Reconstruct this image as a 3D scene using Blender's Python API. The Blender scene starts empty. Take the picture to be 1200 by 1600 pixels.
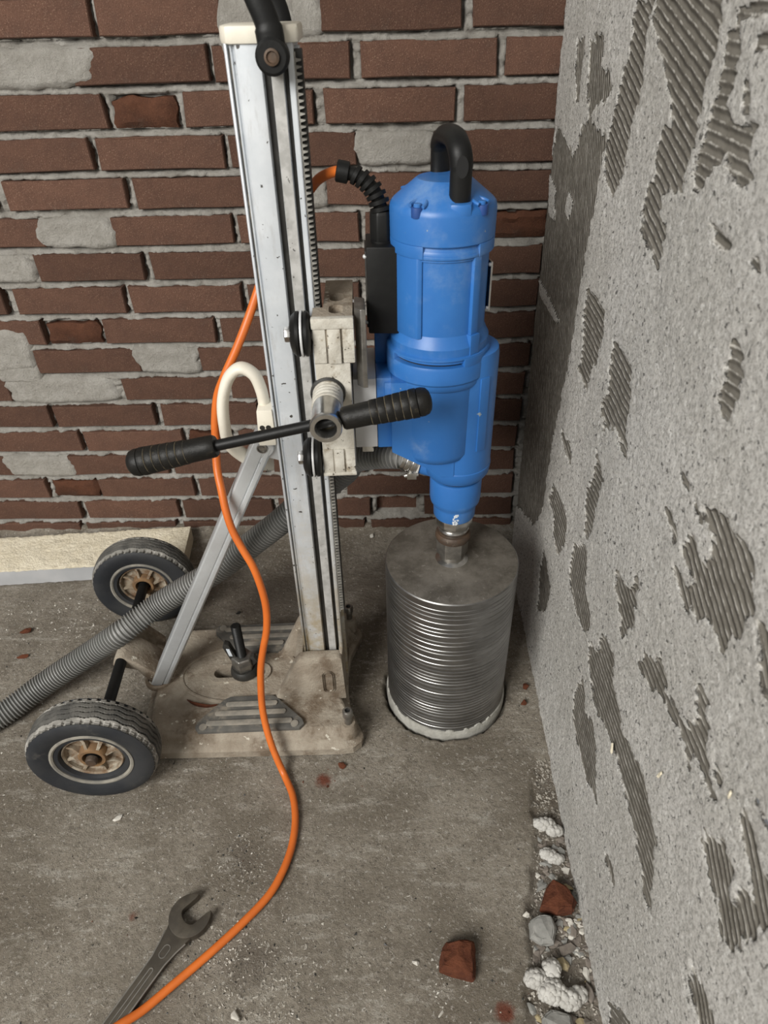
import bpy, bmesh, math, random
import numpy as np
from mathutils import Vector, Matrix

# ------------------------------------------------------------------ camera, world, light, exposure
scene = bpy.context.scene
COL = scene.collection
cd = bpy.data.cameras.new('camera'); cam = bpy.data.objects.new('camera', cd); COL.objects.link(cam)
RX = Vector((0.99974963, 0.00904178, -0.02046775))
UP = Vector((0.01083522, 0.6047013, 0.79637864))
FW = Vector((-0.01957755, 0.79640102, -0.60445193))
cam.matrix_world = Matrix(((RX.x, UP.x, -FW.x, 0.0), (RX.y, UP.y, -FW.y, -1.26536), (RX.z, UP.z, -FW.z, 1.02238), (0, 0, 0, 1)))
cd.sensor_fit = 'VERTICAL'; cd.sensor_height = 36.0; cd.sensor_width = 27.0
cd.lens = 1073.35 * 36.0 / 1600.0
cd.clip_start = 0.01
cd.dof.use_dof = True; cd.dof.focus_distance = 1.02; cd.dof.aperture_fstop = 8.5
scene.camera = cam

world = bpy.data.worlds.new('overcast_sky'); scene.world = world; world.use_nodes = True
bg = world.node_tree.nodes['Background']
bg.inputs[0].default_value = (0.97, 0.985, 1.0, 1); bg.inputs[1].default_value = 0.19

def area(name, loc, target, sx, sy, power, color):
    ld = bpy.data.lights.new(name, 'AREA'); ld.shape = 'RECTANGLE'; ld.size = sx; ld.size_y = sy
    ld.energy = power; ld.color = color
    o = bpy.data.objects.new(name, ld); COL.objects.link(o); o.location = loc
    o.rotation_euler = (Vector(target) - Vector(loc)).to_track_quat('-Z', 'Y').to_euler()
    return o
area('doorway_daylight', (-1.75, -3.1, 2.35), (0.0, -0.4, 0.4), 1.7, 1.5, 190, (1.0, 0.98, 0.935))
scene.view_settings.view_transform = 'Standard'
scene.view_settings.look = 'None'
scene.view_settings.gamma = 1.0
scene.view_settings.use_curve_mapping = False
scene.view_settings.exposure = -0.12

# ------------------------------------------------------------------ noise helpers (numpy)
def _hash(ix, iy, seed):
    h = (ix * 374761393 + iy * 668265263 + seed * 1442695041) & 0xFFFFFFFF
    h = ((h ^ (h >> 13)) * 1274126177) & 0xFFFFFFFF
    return ((h ^ (h >> 16)) & 0xFFFF) / 65535.0
def vnoise(x, y, seed=0):
    x = np.asarray(x, float); y = np.asarray(y, float)
    ix = np.floor(x).astype(np.int64); iy = np.floor(y).astype(np.int64)
    fx = x - ix; fy = y - iy
    fx = fx * fx * (3 - 2 * fx); fy = fy * fy * (3 - 2 * fy)
    a = _hash(ix, iy, seed); b = _hash(ix + 1, iy, seed); c = _hash(ix, iy + 1, seed); d = _hash(ix + 1, iy + 1, seed)
    return (a * (1 - fx) + b * fx) * (1 - fy) + (c * (1 - fx) + d * fx) * fy
def fbm(x, y, seed=0, octs=4):
    s = 0.0; a = 0.5
    for k in range(octs):
        s = s + a * vnoise(x * 2 ** k, y * 2 ** k, seed + 17 * k); a *= 0.5
    return s / (1 - 0.5 ** octs)
def sstep(a, b, x):
    t = np.clip((x - a) / (b - a), 0, 1); return t * t * (3 - 2 * t)

# ------------------------------------------------------------------ materials
class NT:
    def __init__(s, name):
        s.m = bpy.data.materials.new(name); s.m.use_nodes = True
        s.t = s.m.node_tree; s.b = s.t.nodes['Principled BSDF']
        s.co = s.t.nodes.new('ShaderNodeTexCoord').outputs['Object']
    def n(s, typ, **kw):
        nd = s.t.nodes.new(typ)
        for k, v in kw.items(): setattr(nd, k, v)
        return nd
    def link(s, a, b): s.t.links.new(a, b)
    def noise(s, scale, detail=5, rough=0.6, vec=None, stretch=None):
        v = vec or s.co
        if stretch:
            mp = s.n('ShaderNodeMapping'); mp.inputs['Scale'].default_value = stretch; s.link(v, mp.inputs[0]); v = mp.outputs[0]
        nd = s.n('ShaderNodeTexNoise'); nd.inputs['Scale'].default_value = scale
        nd.inputs['Detail'].default_value = detail; nd.inputs['Roughness'].default_value = rough
        s.link(v, nd.inputs['Vector']); return nd.outputs[0]
    def ramp(s, f, lo, hi):
        r = s.n('ShaderNodeMapRange'); r.inputs[1].default_value = lo; r.inputs[2].default_value = hi
        r.interpolation_type = 'SMOOTHSTEP'; s.link(f, r.inputs[0]); return r.outputs[0]
    def math(s, op, a, b=None, clamp=False):
        r = s.n('ShaderNodeMath', operation=op, use_clamp=clamp)
        for i, q in enumerate((a, b)):
            if q is None: continue
            if isinstance(q, (int, float)): r.inputs[i].default_value = q
            else: s.link(q, r.inputs[i])
        return r.outputs[0]
    def mix(s, f, a, b):
        r = s.n('ShaderNodeMix', data_type='RGBA')
        if isinstance(f, (int, float)): r.inputs[0].default_value = f
        else: s.link(f, r.inputs[0])
        for i, q in ((6, a), (7, b)):
            if isinstance(q, tuple): r.inputs[i].default_value = q + (1,) if len(q) == 3 else q
            else: s.link(q, r.inputs[i])
        return r.outputs[2]
    def bump(s, h, strength, dist):
        r = s.n('ShaderNodeBump'); r.inputs['Strength'].default_value = strength; r.inputs['Distance'].default_value = dist
        s.link(h, r.inputs['Height'])
        prev = s.b.inputs['Normal'].links[0].from_socket if s.b.inputs['Normal'].links else None
        if prev: s.link(prev, r.inputs['Normal'])
        s.link(r.outputs[0], s.b.inputs['Normal'])
    def out(s, color, rough=0.6, metal=0.0, spec=0.5):
        if isinstance(color, tuple): s.b.inputs['Base Color'].default_value = color + (1,)
        else: s.link(color, s.b.inputs['Base Color'])
        if isinstance(rough, float): s.b.inputs['Roughness'].default_value = rough
        else: s.link(rough, s.b.inputs['Roughness'])
        if isinstance(metal, (int, float)): s.b.inputs['Metallic'].default_value = metal
        else: s.link(metal, s.b.inputs['Metallic'])
        s.b.inputs['Specular IOR Level'].default_value = spec
        return s.m

def simple(name, c1, c2, scale=30, rough=0.6, metal=0.0, bump=0.0, bscale=200, bdist=0.001, dust=None, spec=0.5, chips=None):
    t = NT(name)
    c = t.mix(t.ramp(t.noise(scale), 0.35, 0.65), c1, c2)
    r = rough
    if dust:                                     # (colour, scale, lo, hi)
        f = t.ramp(t.noise(dust[1], 7, 0.68), dust[2], dust[3])
        c = t.mix(f, c, dust[0])
    if chips:                                    # small dark chips in paint
        f = t.ramp(t.noise(chips[1], 3, 0.6), chips[2], chips[2] + 0.02)
        c = t.mix(f, c, chips[0])
    if bump: t.bump(t.noise(bscale, 4, 0.7), bump, bdist)
    return t.out(c, r, metal, spec)

MAT = {}
def brick_mat(name, a, b, speck):
    t = NT(name)
    info = t.n('ShaderNodeObjectInfo')
    c = t.mix(t.ramp(t.noise(18, 5, 0.7), 0.3, 0.7), a, b)
    fine = t.noise(520, 3, 0.8)
    c = t.mix(t.math('MULTIPLY', t.ramp(fine, 0.55, 0.67), 0.6), c, speck)
    c = t.mix(t.math('MULTIPLY', t.ramp(t.noise(300, 2, 0.6), 0.62, 0.72), 0.5), c, tuple(q * 0.45 for q in a))
    dusty = t.ramp(t.noise(9, 6, 0.7), 0.56, 0.78)
    c = t.mix(t.math('MULTIPLY', dusty, 0.3), c, (0.20, 0.165, 0.13))
    hs = t.n('ShaderNodeHueSaturation'); t.link(c, hs.inputs['Color'])
    t.link(t.math('MULTIPLY_ADD', info.outputs['Random'], 0.4), hs.inputs['Value'])
    hs.inputs['Value'].default_value = 1.0
    v = t.math('ADD', t.math('MULTIPLY', info.outputs['Random'], 0.4), 0.8); t.link(v, hs.inputs['Value']); hs.inputs['Saturation'].default_value = 0.9
    t.bump(t.noise(380, 4, 0.75), 0.9, 0.0022)
    t.bump(t.noise(60, 4, 0.7), 0.3, 0.003)
    return t.out(hs.outputs[0], 0.93, 0, 0.2)
MAT['brick'] = brick_mat('red_brick', (0.128, 0.061, 0.038), (0.096, 0.047, 0.031), (0.29, 0.175, 0.115))
MAT['broken'] = brick_mat('broken_brick', (0.105, 0.037, 0.016), (0.060, 0.023, 0.012), (0.16, 0.07, 0.035))
MAT['chunk'] = simple('brick_rubble', (0.125, 0.043, 0.022), (0.080, 0.027, 0.015), 45, 0.95, 0, 0.8, 220, 0.003, ((0.17, 0.085, 0.058), 40, 0.56, 0.74), 0.2)

def mortar_mat():
    t = NT('grey_mortar')
    c = t.mix(t.ramp(t.noise(14, 7, 0.7), 0.3, 0.7), (0.37, 0.345, 0.305), (0.56, 0.535, 0.49))
    c = t.mix(t.math('MULTIPLY', t.ramp(t.noise(420, 3, 0.75), 0.58, 0.72), 0.6), c, (0.22, 0.20, 0.18))
    c = t.mix(t.math('MULTIPLY', t.ramp(t.noise(300, 3, 0.75), 0.60, 0.72), 0.6), c, (0.62, 0.60, 0.56))
    t.bump(t.noise(150, 6, 0.8), 1.0, 0.007)
    return t.out(c, 0.95, 0, 0.2)
MAT['mortar'] = mortar_mat()

def wall_mat():
    t = NT('rendered_block_with_adhesive')
    at = t.n('ShaderNodeAttribute', attribute_name='adh').outputs['Fac']
    rd = t.n('ShaderNodeAttribute', attribute_name='rid').outputs['Fac']
    nz = t.noise(120, 4, 0.75)
    a2 = t.math('ADD', at, t.math('MULTIPLY', t.math('SUBTRACT', nz, 0.5), 0.012))
    f = t.ramp(a2, -0.0012, 0.0012)
    # rough grey render: pale grains over dark pits
    g = t.mix(t.ramp(t.noise(5, 5, 0.6), 0.3, 0.7), (0.56, 0.54, 0.50), (0.67, 0.65, 0.615))
    g = t.mix(t.math('MULTIPLY', t.ramp(t.noise(210, 4, 0.8), 0.49, 0.58), 0.66), g, (0.30, 0.285, 0.26))
    g = t.mix(t.math('MULTIPLY', t.ramp(t.noise(130, 3, 0.7), 0.61, 0.645), 0.9), g, (0.10, 0.095, 0.088))
    g = t.mix(t.math('MULTIPLY', t.ramp(t.noise(170, 4, 0.75), 0.55, 0.63), 0.75), g, (0.80, 0.785, 0.75))
    # combed adhesive: dark, pale torn crests
    d = t.mix(t.ramp(t.noise(26, 6, 0.65), 0.3, 0.72), (0.112, 0.102, 0.085), (0.165, 0.152, 0.130))
    ph = t.math('SINE', t.math('MULTIPLY', t.math('ADD', rd, t.math('MULTIPLY', t.math('SUBTRACT', t.noise(40, 3, 0.6), 0.5), 0.004)), 2 * math.pi / 0.0085))
    crest = t.ramp(t.math('ADD', ph, t.math('MULTIPLY', t.math('SUBTRACT', t.noise(70, 4, 0.7), 0.55), 2.4)), 0.55, 1.15)
    d = t.mix(t.math('MULTIPLY', crest, 0.8), d, (0.46, 0.44, 0.40))
    c = t.mix(f, g, d)
    h1 = t.math('MULTIPLY', t.noise(210, 5, 0.8), t.math('SUBTRACT', 1.0, f))
    t.bump(h1, 1.0, 0.0042)
    t.bump(t.math('MULTIPLY', ph, f), 0.8, 0.0010)
    return t.out(c, 0.95, 0, 0.2)
MAT['wall'] = wall_mat()

def floor_mat():
    t = NT('dusty_concrete_floor')
    c = t.mix(t.ramp(t.noise(5.5, 8, 0.68), 0.40, 0.60), (0.190, 0.163, 0.127), (0.315, 0.280, 0.230))
    c = t.mix(t.math('MULTIPLY', t.ramp(t.noise(22, 7, 0.75), 0.50, 0.62), 0.65), c, (0.165, 0.140, 0.107))
    c = t.mix(t.math('MULTIPLY', t.ramp(t.noise(13, 8, 0.75, stretch=(1, 3.2, 1)), 0.52, 0.64), 0.55), c, (0.46, 0.43, 0.375))
    c = t.mix(t.math('MULTIPLY', t.ramp(t.noise(95, 5, 0.8), 0.50, 0.63), 0.62), c, (0.155, 0.132, 0.105))
    c = t.mix(t.math('MULTIPLY', t.ramp(t.noise(170, 4, 0.8), 0.57, 0.66), 0.7), c, (0.58, 0.55, 0.50))
    c = t.mix(t.math('MULTIPLY', t.ramp(t.noise(240, 3, 0.7), 0.62, 0.66), 0.8), c, (0.075, 0.066, 0.056))
    dk = t.n('ShaderNodeAttribute', attribute_name='dirt').outputs['Fac']
    c = t.mix(t.math('MULTIPLY', t.ramp(t.math('ADD', dk, t.math('MULTIPLY', t.math('SUBTRACT', t.noise(30, 6, 0.75), 0.5), 1.1)), 0.35, 0.9), 0.75), c, (0.125, 0.103, 0.082))
    rd = t.n('ShaderNodeAttribute', attribute_name='red').outputs['Fac']
    c = t.mix(t.ramp(t.math('ADD', rd, t.math('MULTIPLY', t.math('SUBTRACT', t.noise(90, 5, 0.75), 0.5), 0.9)), 0.45, 1.0), c, (0.16, 0.055, 0.034))
    t.bump(t.noise(110, 6, 0.8), 1.0, 0.005)
    return t.out(c, 0.93, 0, 0.25)
MAT['floor'] = floor_mat()

def column_mat():
    t = NT('painted_aluminium_column')
    sep = t.n('ShaderNodeSeparateXYZ'); t.link(t.co, sep.inputs[0])
    z = sep.outputs[2]
    c = t.mix(t.ramp(t.noise(20, 5, 0.6), 0.3, 0.7), (0.50, 0.53, 0.56), (0.60, 0.625, 0.65))
    c = t.mix(t.math('MULTIPLY', t.ramp(t.noise(60, 6, 0.75, stretch=(1, 1, 0.25)), 0.50, 0.66), 0.45), c, (0.40, 0.40, 0.395))
    low = t.math('SUBTRACT', 1.0, t.ramp(z, 0.10, 0.50))
    st = t.math('MULTIPLY', low, t.ramp(t.noise(26, 7, 0.75), 0.26, 0.62))
    c = t.mix(st, c, (0.36, 0.285, 0.165))
    st2 = t.math('MULTIPLY', t.math('SUBTRACT', 1.0, t.ramp(z, 0.05, 0.75)), t.ramp(t.noise(120, 5, 0.8), 0.50, 0.66))
    c = t.mix(t.math('MULTIPLY', st2, 0.7), c, (0.52, 0.49, 0.43))
    chip = t.ramp(t.noise(150, 2, 0.5), 0.71, 0.73)
    c = t.mix(chip, c, (0.06, 0.055, 0.05))
    t.bump(t.noise(300, 4, 0.7), 0.12, 0.0006)
    return t.out(c, 0.42, 0.25, 0.5)
MAT['column'] = column_mat()
MAT['base'] = simple('dusty_cast_base', (0.265, 0.222, 0.172), (0.37, 0.325, 0.262), 20, 0.88, 0, 0.7, 200, 0.003, ((0.165, 0.125, 0.088), 14, 0.48, 0.64), 0.3, ((0.56, 0.52, 0.44), 70, 0.66))
MAT['pad'] = simple('dusty_dark_pad', (0.085, 0.082, 0.075), (0.12, 0.114, 0.102), 40, 0.85, 0, 0.4, 260, 0.001, ((0.30, 0.26, 0.205), 22, 0.52, 0.74))
MAT['padrib'] = simple('worn_pad_rib', (0.30, 0.27, 0.225), (0.20, 0.185, 0.158), 50, 0.85, 0, 0.3, 300, 0.001)
MAT['cream'] = simple('cream_paint', (0.74, 0.70, 0.60), (0.67, 0.625, 0.53), 22, 0.5, 0, 0.15, 160, 0.001, ((0.40, 0.33, 0.24), 28, 0.62, 0.78), 0.5, ((0.09, 0.07, 0.05), 95, 0.70))
MAT['carriage'] = simple('white_cast_carriage', (0.60, 0.575, 0.51), (0.45, 0.42, 0.36), 38, 0.6, 0.1, 0.5, 150, 0.002, ((0.30, 0.255, 0.19), 40, 0.53, 0.68), 0.4, ((0.10, 0.085, 0.065), 130, 0.655))
MAT['mount'] = simple('light_grey_mount', (0.60, 0.605, 0.61), (0.55, 0.55, 0.55), 12, 0.5, 0.2, 0.05, 300, 0.0005)
MAT['blue'] = simple('blue_motor_enamel', (0.026, 0.135, 0.405), (0.032, 0.155, 0.445), 10, 0.4, 0, 0.08, 300, 0.0006, ((0.16, 0.27, 0.47), 13, 0.52, 0.84), 0.45, ((0.26, 0.32, 0.36), 60, 0.715))
MAT['bluedark'] = simple('shaded_blue_recess', (0.012, 0.05, 0.2), (0.014, 0.06, 0.23), 14, 0.6)  # darker copy of the motor blue, shade painted into the screw pockets
MAT['black'] = simple('black_plastic', (0.0065, 0.0065, 0.0065), (0.009, 0.009, 0.0085), 30, 0.46, 0, 0.2, 200, 0.0008, ((0.07, 0.062, 0.05), 26, 0.62, 0.90), 0.25)
MAT['rubbergrip'] = simple('worn_rubber_grip', (0.006, 0.0057, 0.005), (0.010, 0.009, 0.0075), 60, 0.5, 0, 0.5, 140, 0.0012, ((0.08, 0.066, 0.042), 70, 0.62, 0.80), 0.28)
MAT['gripdust'] = simple('dust_in_groove', (0.13, 0.105, 0.062), (0.03, 0.026, 0.02), 90, 0.9)
MAT['void'] = simple('hollow_shade', (0.008, 0.008, 0.008), (0.01, 0.01, 0.01), 10, 0.9)  # near-black, stands in for the shade inside holes, slots and gaps
MAT['rack'] = simple('dark_rack_steel', (0.022, 0.021, 0.019), (0.038, 0.036, 0.032), 60, 0.5, 0.2, 0.2, 200, 0.0006)  # dark steel tone, also the painted shade behind the rack teeth
MAT['steel'] = simple('bright_steel', (0.60, 0.59, 0.57), (0.47, 0.46, 0.44), 60, 0.28, 1.0, 0.1, 260, 0.0004, ((0.30, 0.26, 0.2), 60, 0.62, 0.78))
MAT['darksteel'] = simple('dark_steel', (0.22, 0.21, 0.195), (0.32, 0.305, 0.28), 70, 0.36, 0.85, 0.15, 220, 0.0006)
MAT['strut'] = simple('aluminium_strut', (0.58, 0.60, 0.61), (0.50, 0.51, 0.515), 16, 0.42, 0.45, 0.1, 260, 0.0005, ((0.34, 0.31, 0.26), 12, 0.62, 0.82), 0.5, ((0.10, 0.095, 0.09), 110, 0.72))
MAT['rusty'] = simple('rusty_steel', (0.105, 0.066, 0.042), (0.070, 0.050, 0.037), 60, 0.6, 0.35, 0.4, 180, 0.001, ((0.20, 0.165, 0.125), 60, 0.60, 0.76))
MAT['rim'] = simple('dirty_rusty_rim', (0.27, 0.225, 0.165), (0.15, 0.088, 0.046), 55, 0.8, 0, 0.5, 180, 0.0015, ((0.40, 0.36, 0.29), 45, 0.50, 0.66))
MAT['hub'] = simple('rust_hub', (0.22, 0.125, 0.055), (0.13, 0.075, 0.038), 60, 0.8, 0, 0.4, 180, 0.001)
MAT['beadring'] = simple('dusty_rubber_bead', (0.27, 0.25, 0.21), (0.17, 0.16, 0.14), 40, 0.85, 0, 0.3, 200, 0.001)
MAT['tyre'] = simple('dusty_black_rubber', (0.018, 0.020, 0.024), (0.030, 0.031, 0.033), 18, 0.6, 0, 0.25, 240, 0.0008, ((0.15, 0.14, 0.12), 22, 0.60, 0.86), 0.4)
MAT['tread'] = simple('dusty_tread_rubber', (0.062, 0.06, 0.055), (0.125, 0.119, 0.106), 30, 0.85, 0, 0.3, 240, 0.0008)
MAT['treaddust'] = simple('pale_dusty_lug', (0.17, 0.162, 0.145), (0.34, 0.325, 0.295), 30, 0.9, 0, 0.3, 240, 0.0008)
MAT['rackface'] = simple('lit_rack_face', (0.20, 0.19, 0.17), (0.34, 0.33, 0.30), 60, 0.5, 0.3)  # lighter copy of the rack steel for the lit tooth fronts
MAT['rail'] = simple('worn_guide_rail', (0.50, 0.495, 0.48), (0.36, 0.355, 0.34), 70, 0.5, 0.2, 0.2, 300, 0.0006, ((0.24, 0.225, 0.2), 60, 0.58, 0.72), 0.5, ((0.08, 0.075, 0.07), 160, 0.68))
MAT['hose'] = simple('grey_hose', (0.205, 0.205, 0.195), (0.245, 0.242, 0.23), 12, 0.5, 0, 0.05, 200, 0.0005, ((0.26, 0.24, 0.21), 16, 0.62, 0.85))
MAT['orange'] = simple('orange_cable', (0.64, 0.15, 0.020), (0.56, 0.125, 0.017), 16, 0.42, 0, 0.05, 200, 0.0004, ((0.42, 0.15, 0.05), 30, 0.66, 0.84))
MAT['wrench'] = simple('worn_wrench_steel', (0.125, 0.108, 0.085), (0.085, 0.074, 0.06), 50, 0.45, 0.6, 0.2, 240, 0.0005)
MAT['wrenchedge'] = simple('polished_wrench_edge', (0.34, 0.32, 0.29), (0.26, 0.245, 0.22), 60, 0.4, 0.7)
MAT['foam'] = simple('white_foam', (0.52, 0.505, 0.47), (0.38, 0.365, 0.335), 60, 0.85, 0, 0.4, 320, 0.001, ((0.36, 0.33, 0.28), 70, 0.60, 0.74))
MAT['board'] = simple('yellow_foam', (0.84, 0.765, 0.60), (0.78, 0.70, 0.53), 40, 0.9, 0, 0.9, 150, 0.004, ((0.48, 0.40, 0.28), 90, 0.60, 0.75))
MAT['boardfoil'] = simple('grey_foil_facing', (0.40, 0.405, 0.415), (0.46, 0.46, 0.465), 14, 0.6, 0, 0.2, 60, 0.001)
MAT['stone'] = simple('grey_stone', (0.225, 0.222, 0.205), (0.29, 0.283, 0.262), 60, 0.9, 0, 0.4, 260, 0.001)
MAT['stonebrown'] = simple('brown_stone', (0.20, 0.17, 0.142), (0.145, 0.125, 0.108), 60, 0.9, 0, 0.4, 260, 0.001)
MAT['chipwhite'] = simple('white_mortar_chip', (0.58, 0.555, 0.50), (0.46, 0.43, 0.375), 60, 0.9, 0, 0.4, 260, 0.001)
MAT['ochre'] = simple('ochre_chip', (0.33, 0.275, 0.155), (0.42, 0.345, 0.22), 60, 0.9, 0, 0.4, 260, 0.001)
MAT['dustring'] = simple('grey_slurry', (0.44, 0.43, 0.39), (0.33, 0.32, 0.285), 60, 0.9, 0, 0.6, 200, 0.002)
MAT['crumb'] = simple('floor_crumb', (0.20, 0.178, 0.148), (0.40, 0.37, 0.32), 28, 0.95, 0, 0.0)
MAT['whitemark'] = simple('white_scuff', (0.62, 0.65, 0.68), (0.5, 0.55, 0.6), 80, 0.7)

def bit_mat():
    t = NT('turned_steel_core_bit')
    c = t.mix(t.ramp(t.noise(9, 6, 0.7, stretch=(1, 1, 2.5)), 0.3, 0.7), (0.33, 0.326, 0.32), (0.20, 0.196, 0.19))
    c = t.mix(t.math('MULTIPLY', t.ramp(t.noise(40, 6, 0.75, stretch=(1, 1, 4)), 0.56, 0.76), 0.55), c, (0.20, 0.175, 0.145))
    r = t.math('ADD', 0.22, t.math('MULTIPLY', t.noise(50, 5, 0.7), 0.22))
    t.bump(t.noise(60, 3, 0.6, stretch=(1, 1, 6)), 0.06, 0.0008)
    return t.out(c, r, 0.92, 0.5)
MAT['bit'] = bit_mat()
def bittop_mat():
    t = NT('dusty_steel_bit_top')
    c = t.mix(t.ramp(t.noise(16, 7, 0.75), 0.30, 0.68), (0.095, 0.084, 0.068), (0.22, 0.20, 0.172))
    c = t.mix(t.math('MULTIPLY', t.ramp(t.noise(90, 5, 0.8), 0.58, 0.72), 0.6), c, (0.42, 0.395, 0.35))
    w = t.n('ShaderNodeTexWave', wave_type='RINGS', rings_direction='Z'); w.inputs['Scale'].default_value = 9; w.inputs['Distortion'].default_value = 3; w.inputs['Detail'].default_value = 3
    t.link(t.co, w.inputs[0]); t.bump(w.outputs['Fac'], 0.2, 0.002)
    return t.out(c, 0.55, 0.45, 0.4)
MAT['bittop'] = bittop_mat()

# ------------------------------------------------------------------ mesh helpers (millimetres in, metres out)
class MB:
    def __init__(s): s.v = []; s.f = []
    def add(s, vs, fs):
        o = len(s.v); s.v += [tuple(p) for p in vs]; s.f += [tuple(i + o for i in q) for q in fs]; return s
    def box(s, x0, x1, y0, y1, z0, z1, M=None):
        vs = [Vector((x, y, z)) for z in (z0, z1) for y in (y0, y1) for x in (x0, x1)]
        if M: vs = [M @ p for p in vs]
        return s.add(vs, [(0, 2, 3, 1), (4, 5, 7, 6), (0, 1, 5, 4), (2, 6, 7, 3), (0, 4, 6, 2), (1, 3, 7, 5)])
    def prism(s, poly, a, b, axis='z', M=None):
        n = len(poly)
        def P(p, h):
            q = {'z': (p[0], p[1], h), 'y': (p[0], h, p[1]), 'x': (h, p[0], p[1])}[axis]
            return (M @ Vector(q)) if M else q
        vs = [P(p, a) for p in poly] + [P(p, b) for p in poly]
        fs = [tuple(range(n))[::-1], tuple(range(n, 2 * n))] + [(i, (i + 1) % n, n + (i + 1) % n, n + i) for i in range(n)]
        return s.add(vs, fs)
    def ring(s, outer, inner, a, b):             # annular slab between two loops of equal length
        n = len(outer)
        vs = [(p[0], p[1], a) for p in outer] + [(p[0], p[1], b) for p in outer] + [(p[0], p[1], b) for p in inner] + [(p[0], p[1], a) for p in inner]
        fs = []
        for k in range(3):
            for i in range(n):
                j = (i + 1) % n; fs.append((k * n + i, k * n + j, (k + 1) * n + j, (k + 1) * n + i))
        return s.add(vs, fs)
    def loft(s, loops, capa=True, capb=True, closed=True):
        n = len(loops[0]); vs = [p for l in loops for p in l]; fs = []
        for k in range(len(loops) - 1):
            for i in range(n if closed else n - 1):
                j = (i + 1) % n; fs.append((k * n + i, k * n + j, (k + 1) * n + j, (k + 1) * n + i))
        if capa: fs.append(tuple(range(n))[::-1])
        if capb: fs.append(tuple(range((len(loops) - 1) * n, len(loops) * n)))
        return s.add(vs, fs)
    def lathe(s, prof, n=48, M=None, capa=True, capb=True, a0=0.0):   # prof (r, h) about local z
        loops = []
        for r, h in prof:
            l = [Vector((r * math.cos(a0 + 2 * math.pi * i / n), r * math.sin(a0 + 2 * math.pi * i / n), h)) for i in range(n)]
            loops.append([M @ p for p in l] if M else l)
        return s.loft(loops, capa, capb)
    def cyl(s, p, d, r, n=24, r2=None):
        p = Vector(p); d = Vector(d); M = frame(p, d)
        return s.lathe([(r, 0), (r if r2 is None else r2, d.length)], n, M)
    def tube(s, pts, rad, n=12, flat=1.0, up=Vector((0, 0, 1)), cap=True):
        pts = [Vector(p) for p in pts]; m = len(pts); loops = []
        t0 = (pts[1] - pts[0]).normalized(); nrm = up - t0 * up.dot(t0)
        if nrm.length < 1e-4: nrm = Vector((1, 0, 0)) - t0 * t0.x
        nrm.normalize()
        for i in range(m):
            t = (pts[min(i + 1, m - 1)] - pts[max(i - 1, 0)]).normalized()
            nrm = (nrm - t * nrm.dot(t)).normalized(); bn = t.cross(nrm)
            r = rad[i] if hasattr(rad, '__len__') else rad
            loops.append([pts[i] + (nrm * math.cos(2 * math.pi * k / n) + bn * math.sin(2 * math.pi * k / n) * flat) * r for k in range(n)])
        return s.loft(loops, cap, cap)
    def sphere(s, c, r, n=10, m=6, sc=(1, 1, 1)):
        loops = []
        for j in range(1, m):
            a = math.pi * j / m
            loops.append([(c[0] + sc[0] * r * math.sin(a) * math.cos(2 * math.pi * i / n), c[1] + sc[1] * r * math.sin(a) * math.sin(2 * math.pi * i / n), c[2] - sc[2] * r * math.cos(a)) for i in range(n)])
        o = len(s.v); s.loft(loops, False, False)
        b = len(s.v); s.v += [(c[0], c[1], c[2] - sc[2] * r), (c[0], c[1], c[2] + sc[2] * r)]
        for i in range(n):
            j = (i + 1) % n
            s.f += [(b, o + j, o + i), (b + 1, o + (m - 2) * n + i, o + (m - 2) * n + j)]
        return s
    def build(s, name, mat, parent=None, o=(0, 0, 0), bevel=0.0, seg=2, smooth=True, ang=38, loc=None, fix=True):
        me = bpy.data.meshes.new(name)
        me.from_pydata([((p[0] - o[0]) * .001, (p[1] - o[1]) * .001, (p[2] - o[2]) * .001) for p in s.v], [], s.f)
        if fix or bevel:
            bm = bmesh.new(); bm.from_mesh(me)
            if fix: bmesh.ops.recalc_face_normals(bm, faces=bm.faces[:])
            if bevel:
                es = [e for e in bm.edges if len(e.link_faces) == 2 and e.calc_face_angle(0) > math.radians(35)]
                bmesh.ops.bevel(bm, geom=es, offset=bevel * .001, segments=seg, affect='EDGES', profile=0.6, clamp_overlap=True)
            bm.to_mesh(me); bm.free()
        if smooth:
            for p in me.polygons: p.use_smooth = True
            me.set_sharp_from_angle(angle=math.radians(ang))
        me.materials.append(mat)
        ob = bpy.data.objects.new(name, me); COL.objects.link(ob)
        if parent: ob.parent = parent
        if loc: ob.location = loc
        return ob
def frame(p, d):
    z = Vector(d).normalized(); h = Vector((0, 0, 1)) if abs(z.z) < .95 else Vector((1, 0, 0))
    x = h.cross(z).normalized(); y = z.cross(x)
    return Matrix(((x.x, y.x, z.x, p[0]), (x.y, y.y, z.y, p[1]), (x.z, y.z, z.z, p[2]), (0, 0, 0, 1)))
def spline(P, per=10, closed=False):
    P = [Vector(p) for p in P]; out = []; n = len(P)
    for i in range(n - 1):
        a = P[max(i - 1, 0)]; b = P[i]; c = P[i + 1]; d = P[min(i + 2, n - 1)]
        for k in range(per):
            t = k / per
            out.append(0.5 * ((2 * b) + (c - a) * t + (2 * a - 5 * b + 4 * c - d) * t * t + (3 * b - a - 3 * c + d) * t ** 3))
    out.append(P[-1]); return out
def resample(pts, step):
    out = [pts[0]]; acc = 0.0
    for a, b in zip(pts, pts[1:]):
        L = (b - a).length
        while acc + L >= step:
            q = (step - acc) / L; a = a + (b - a) * q; out.append(a); L = (b - a).length; acc = 0.0
        acc += L
    return out
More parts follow.
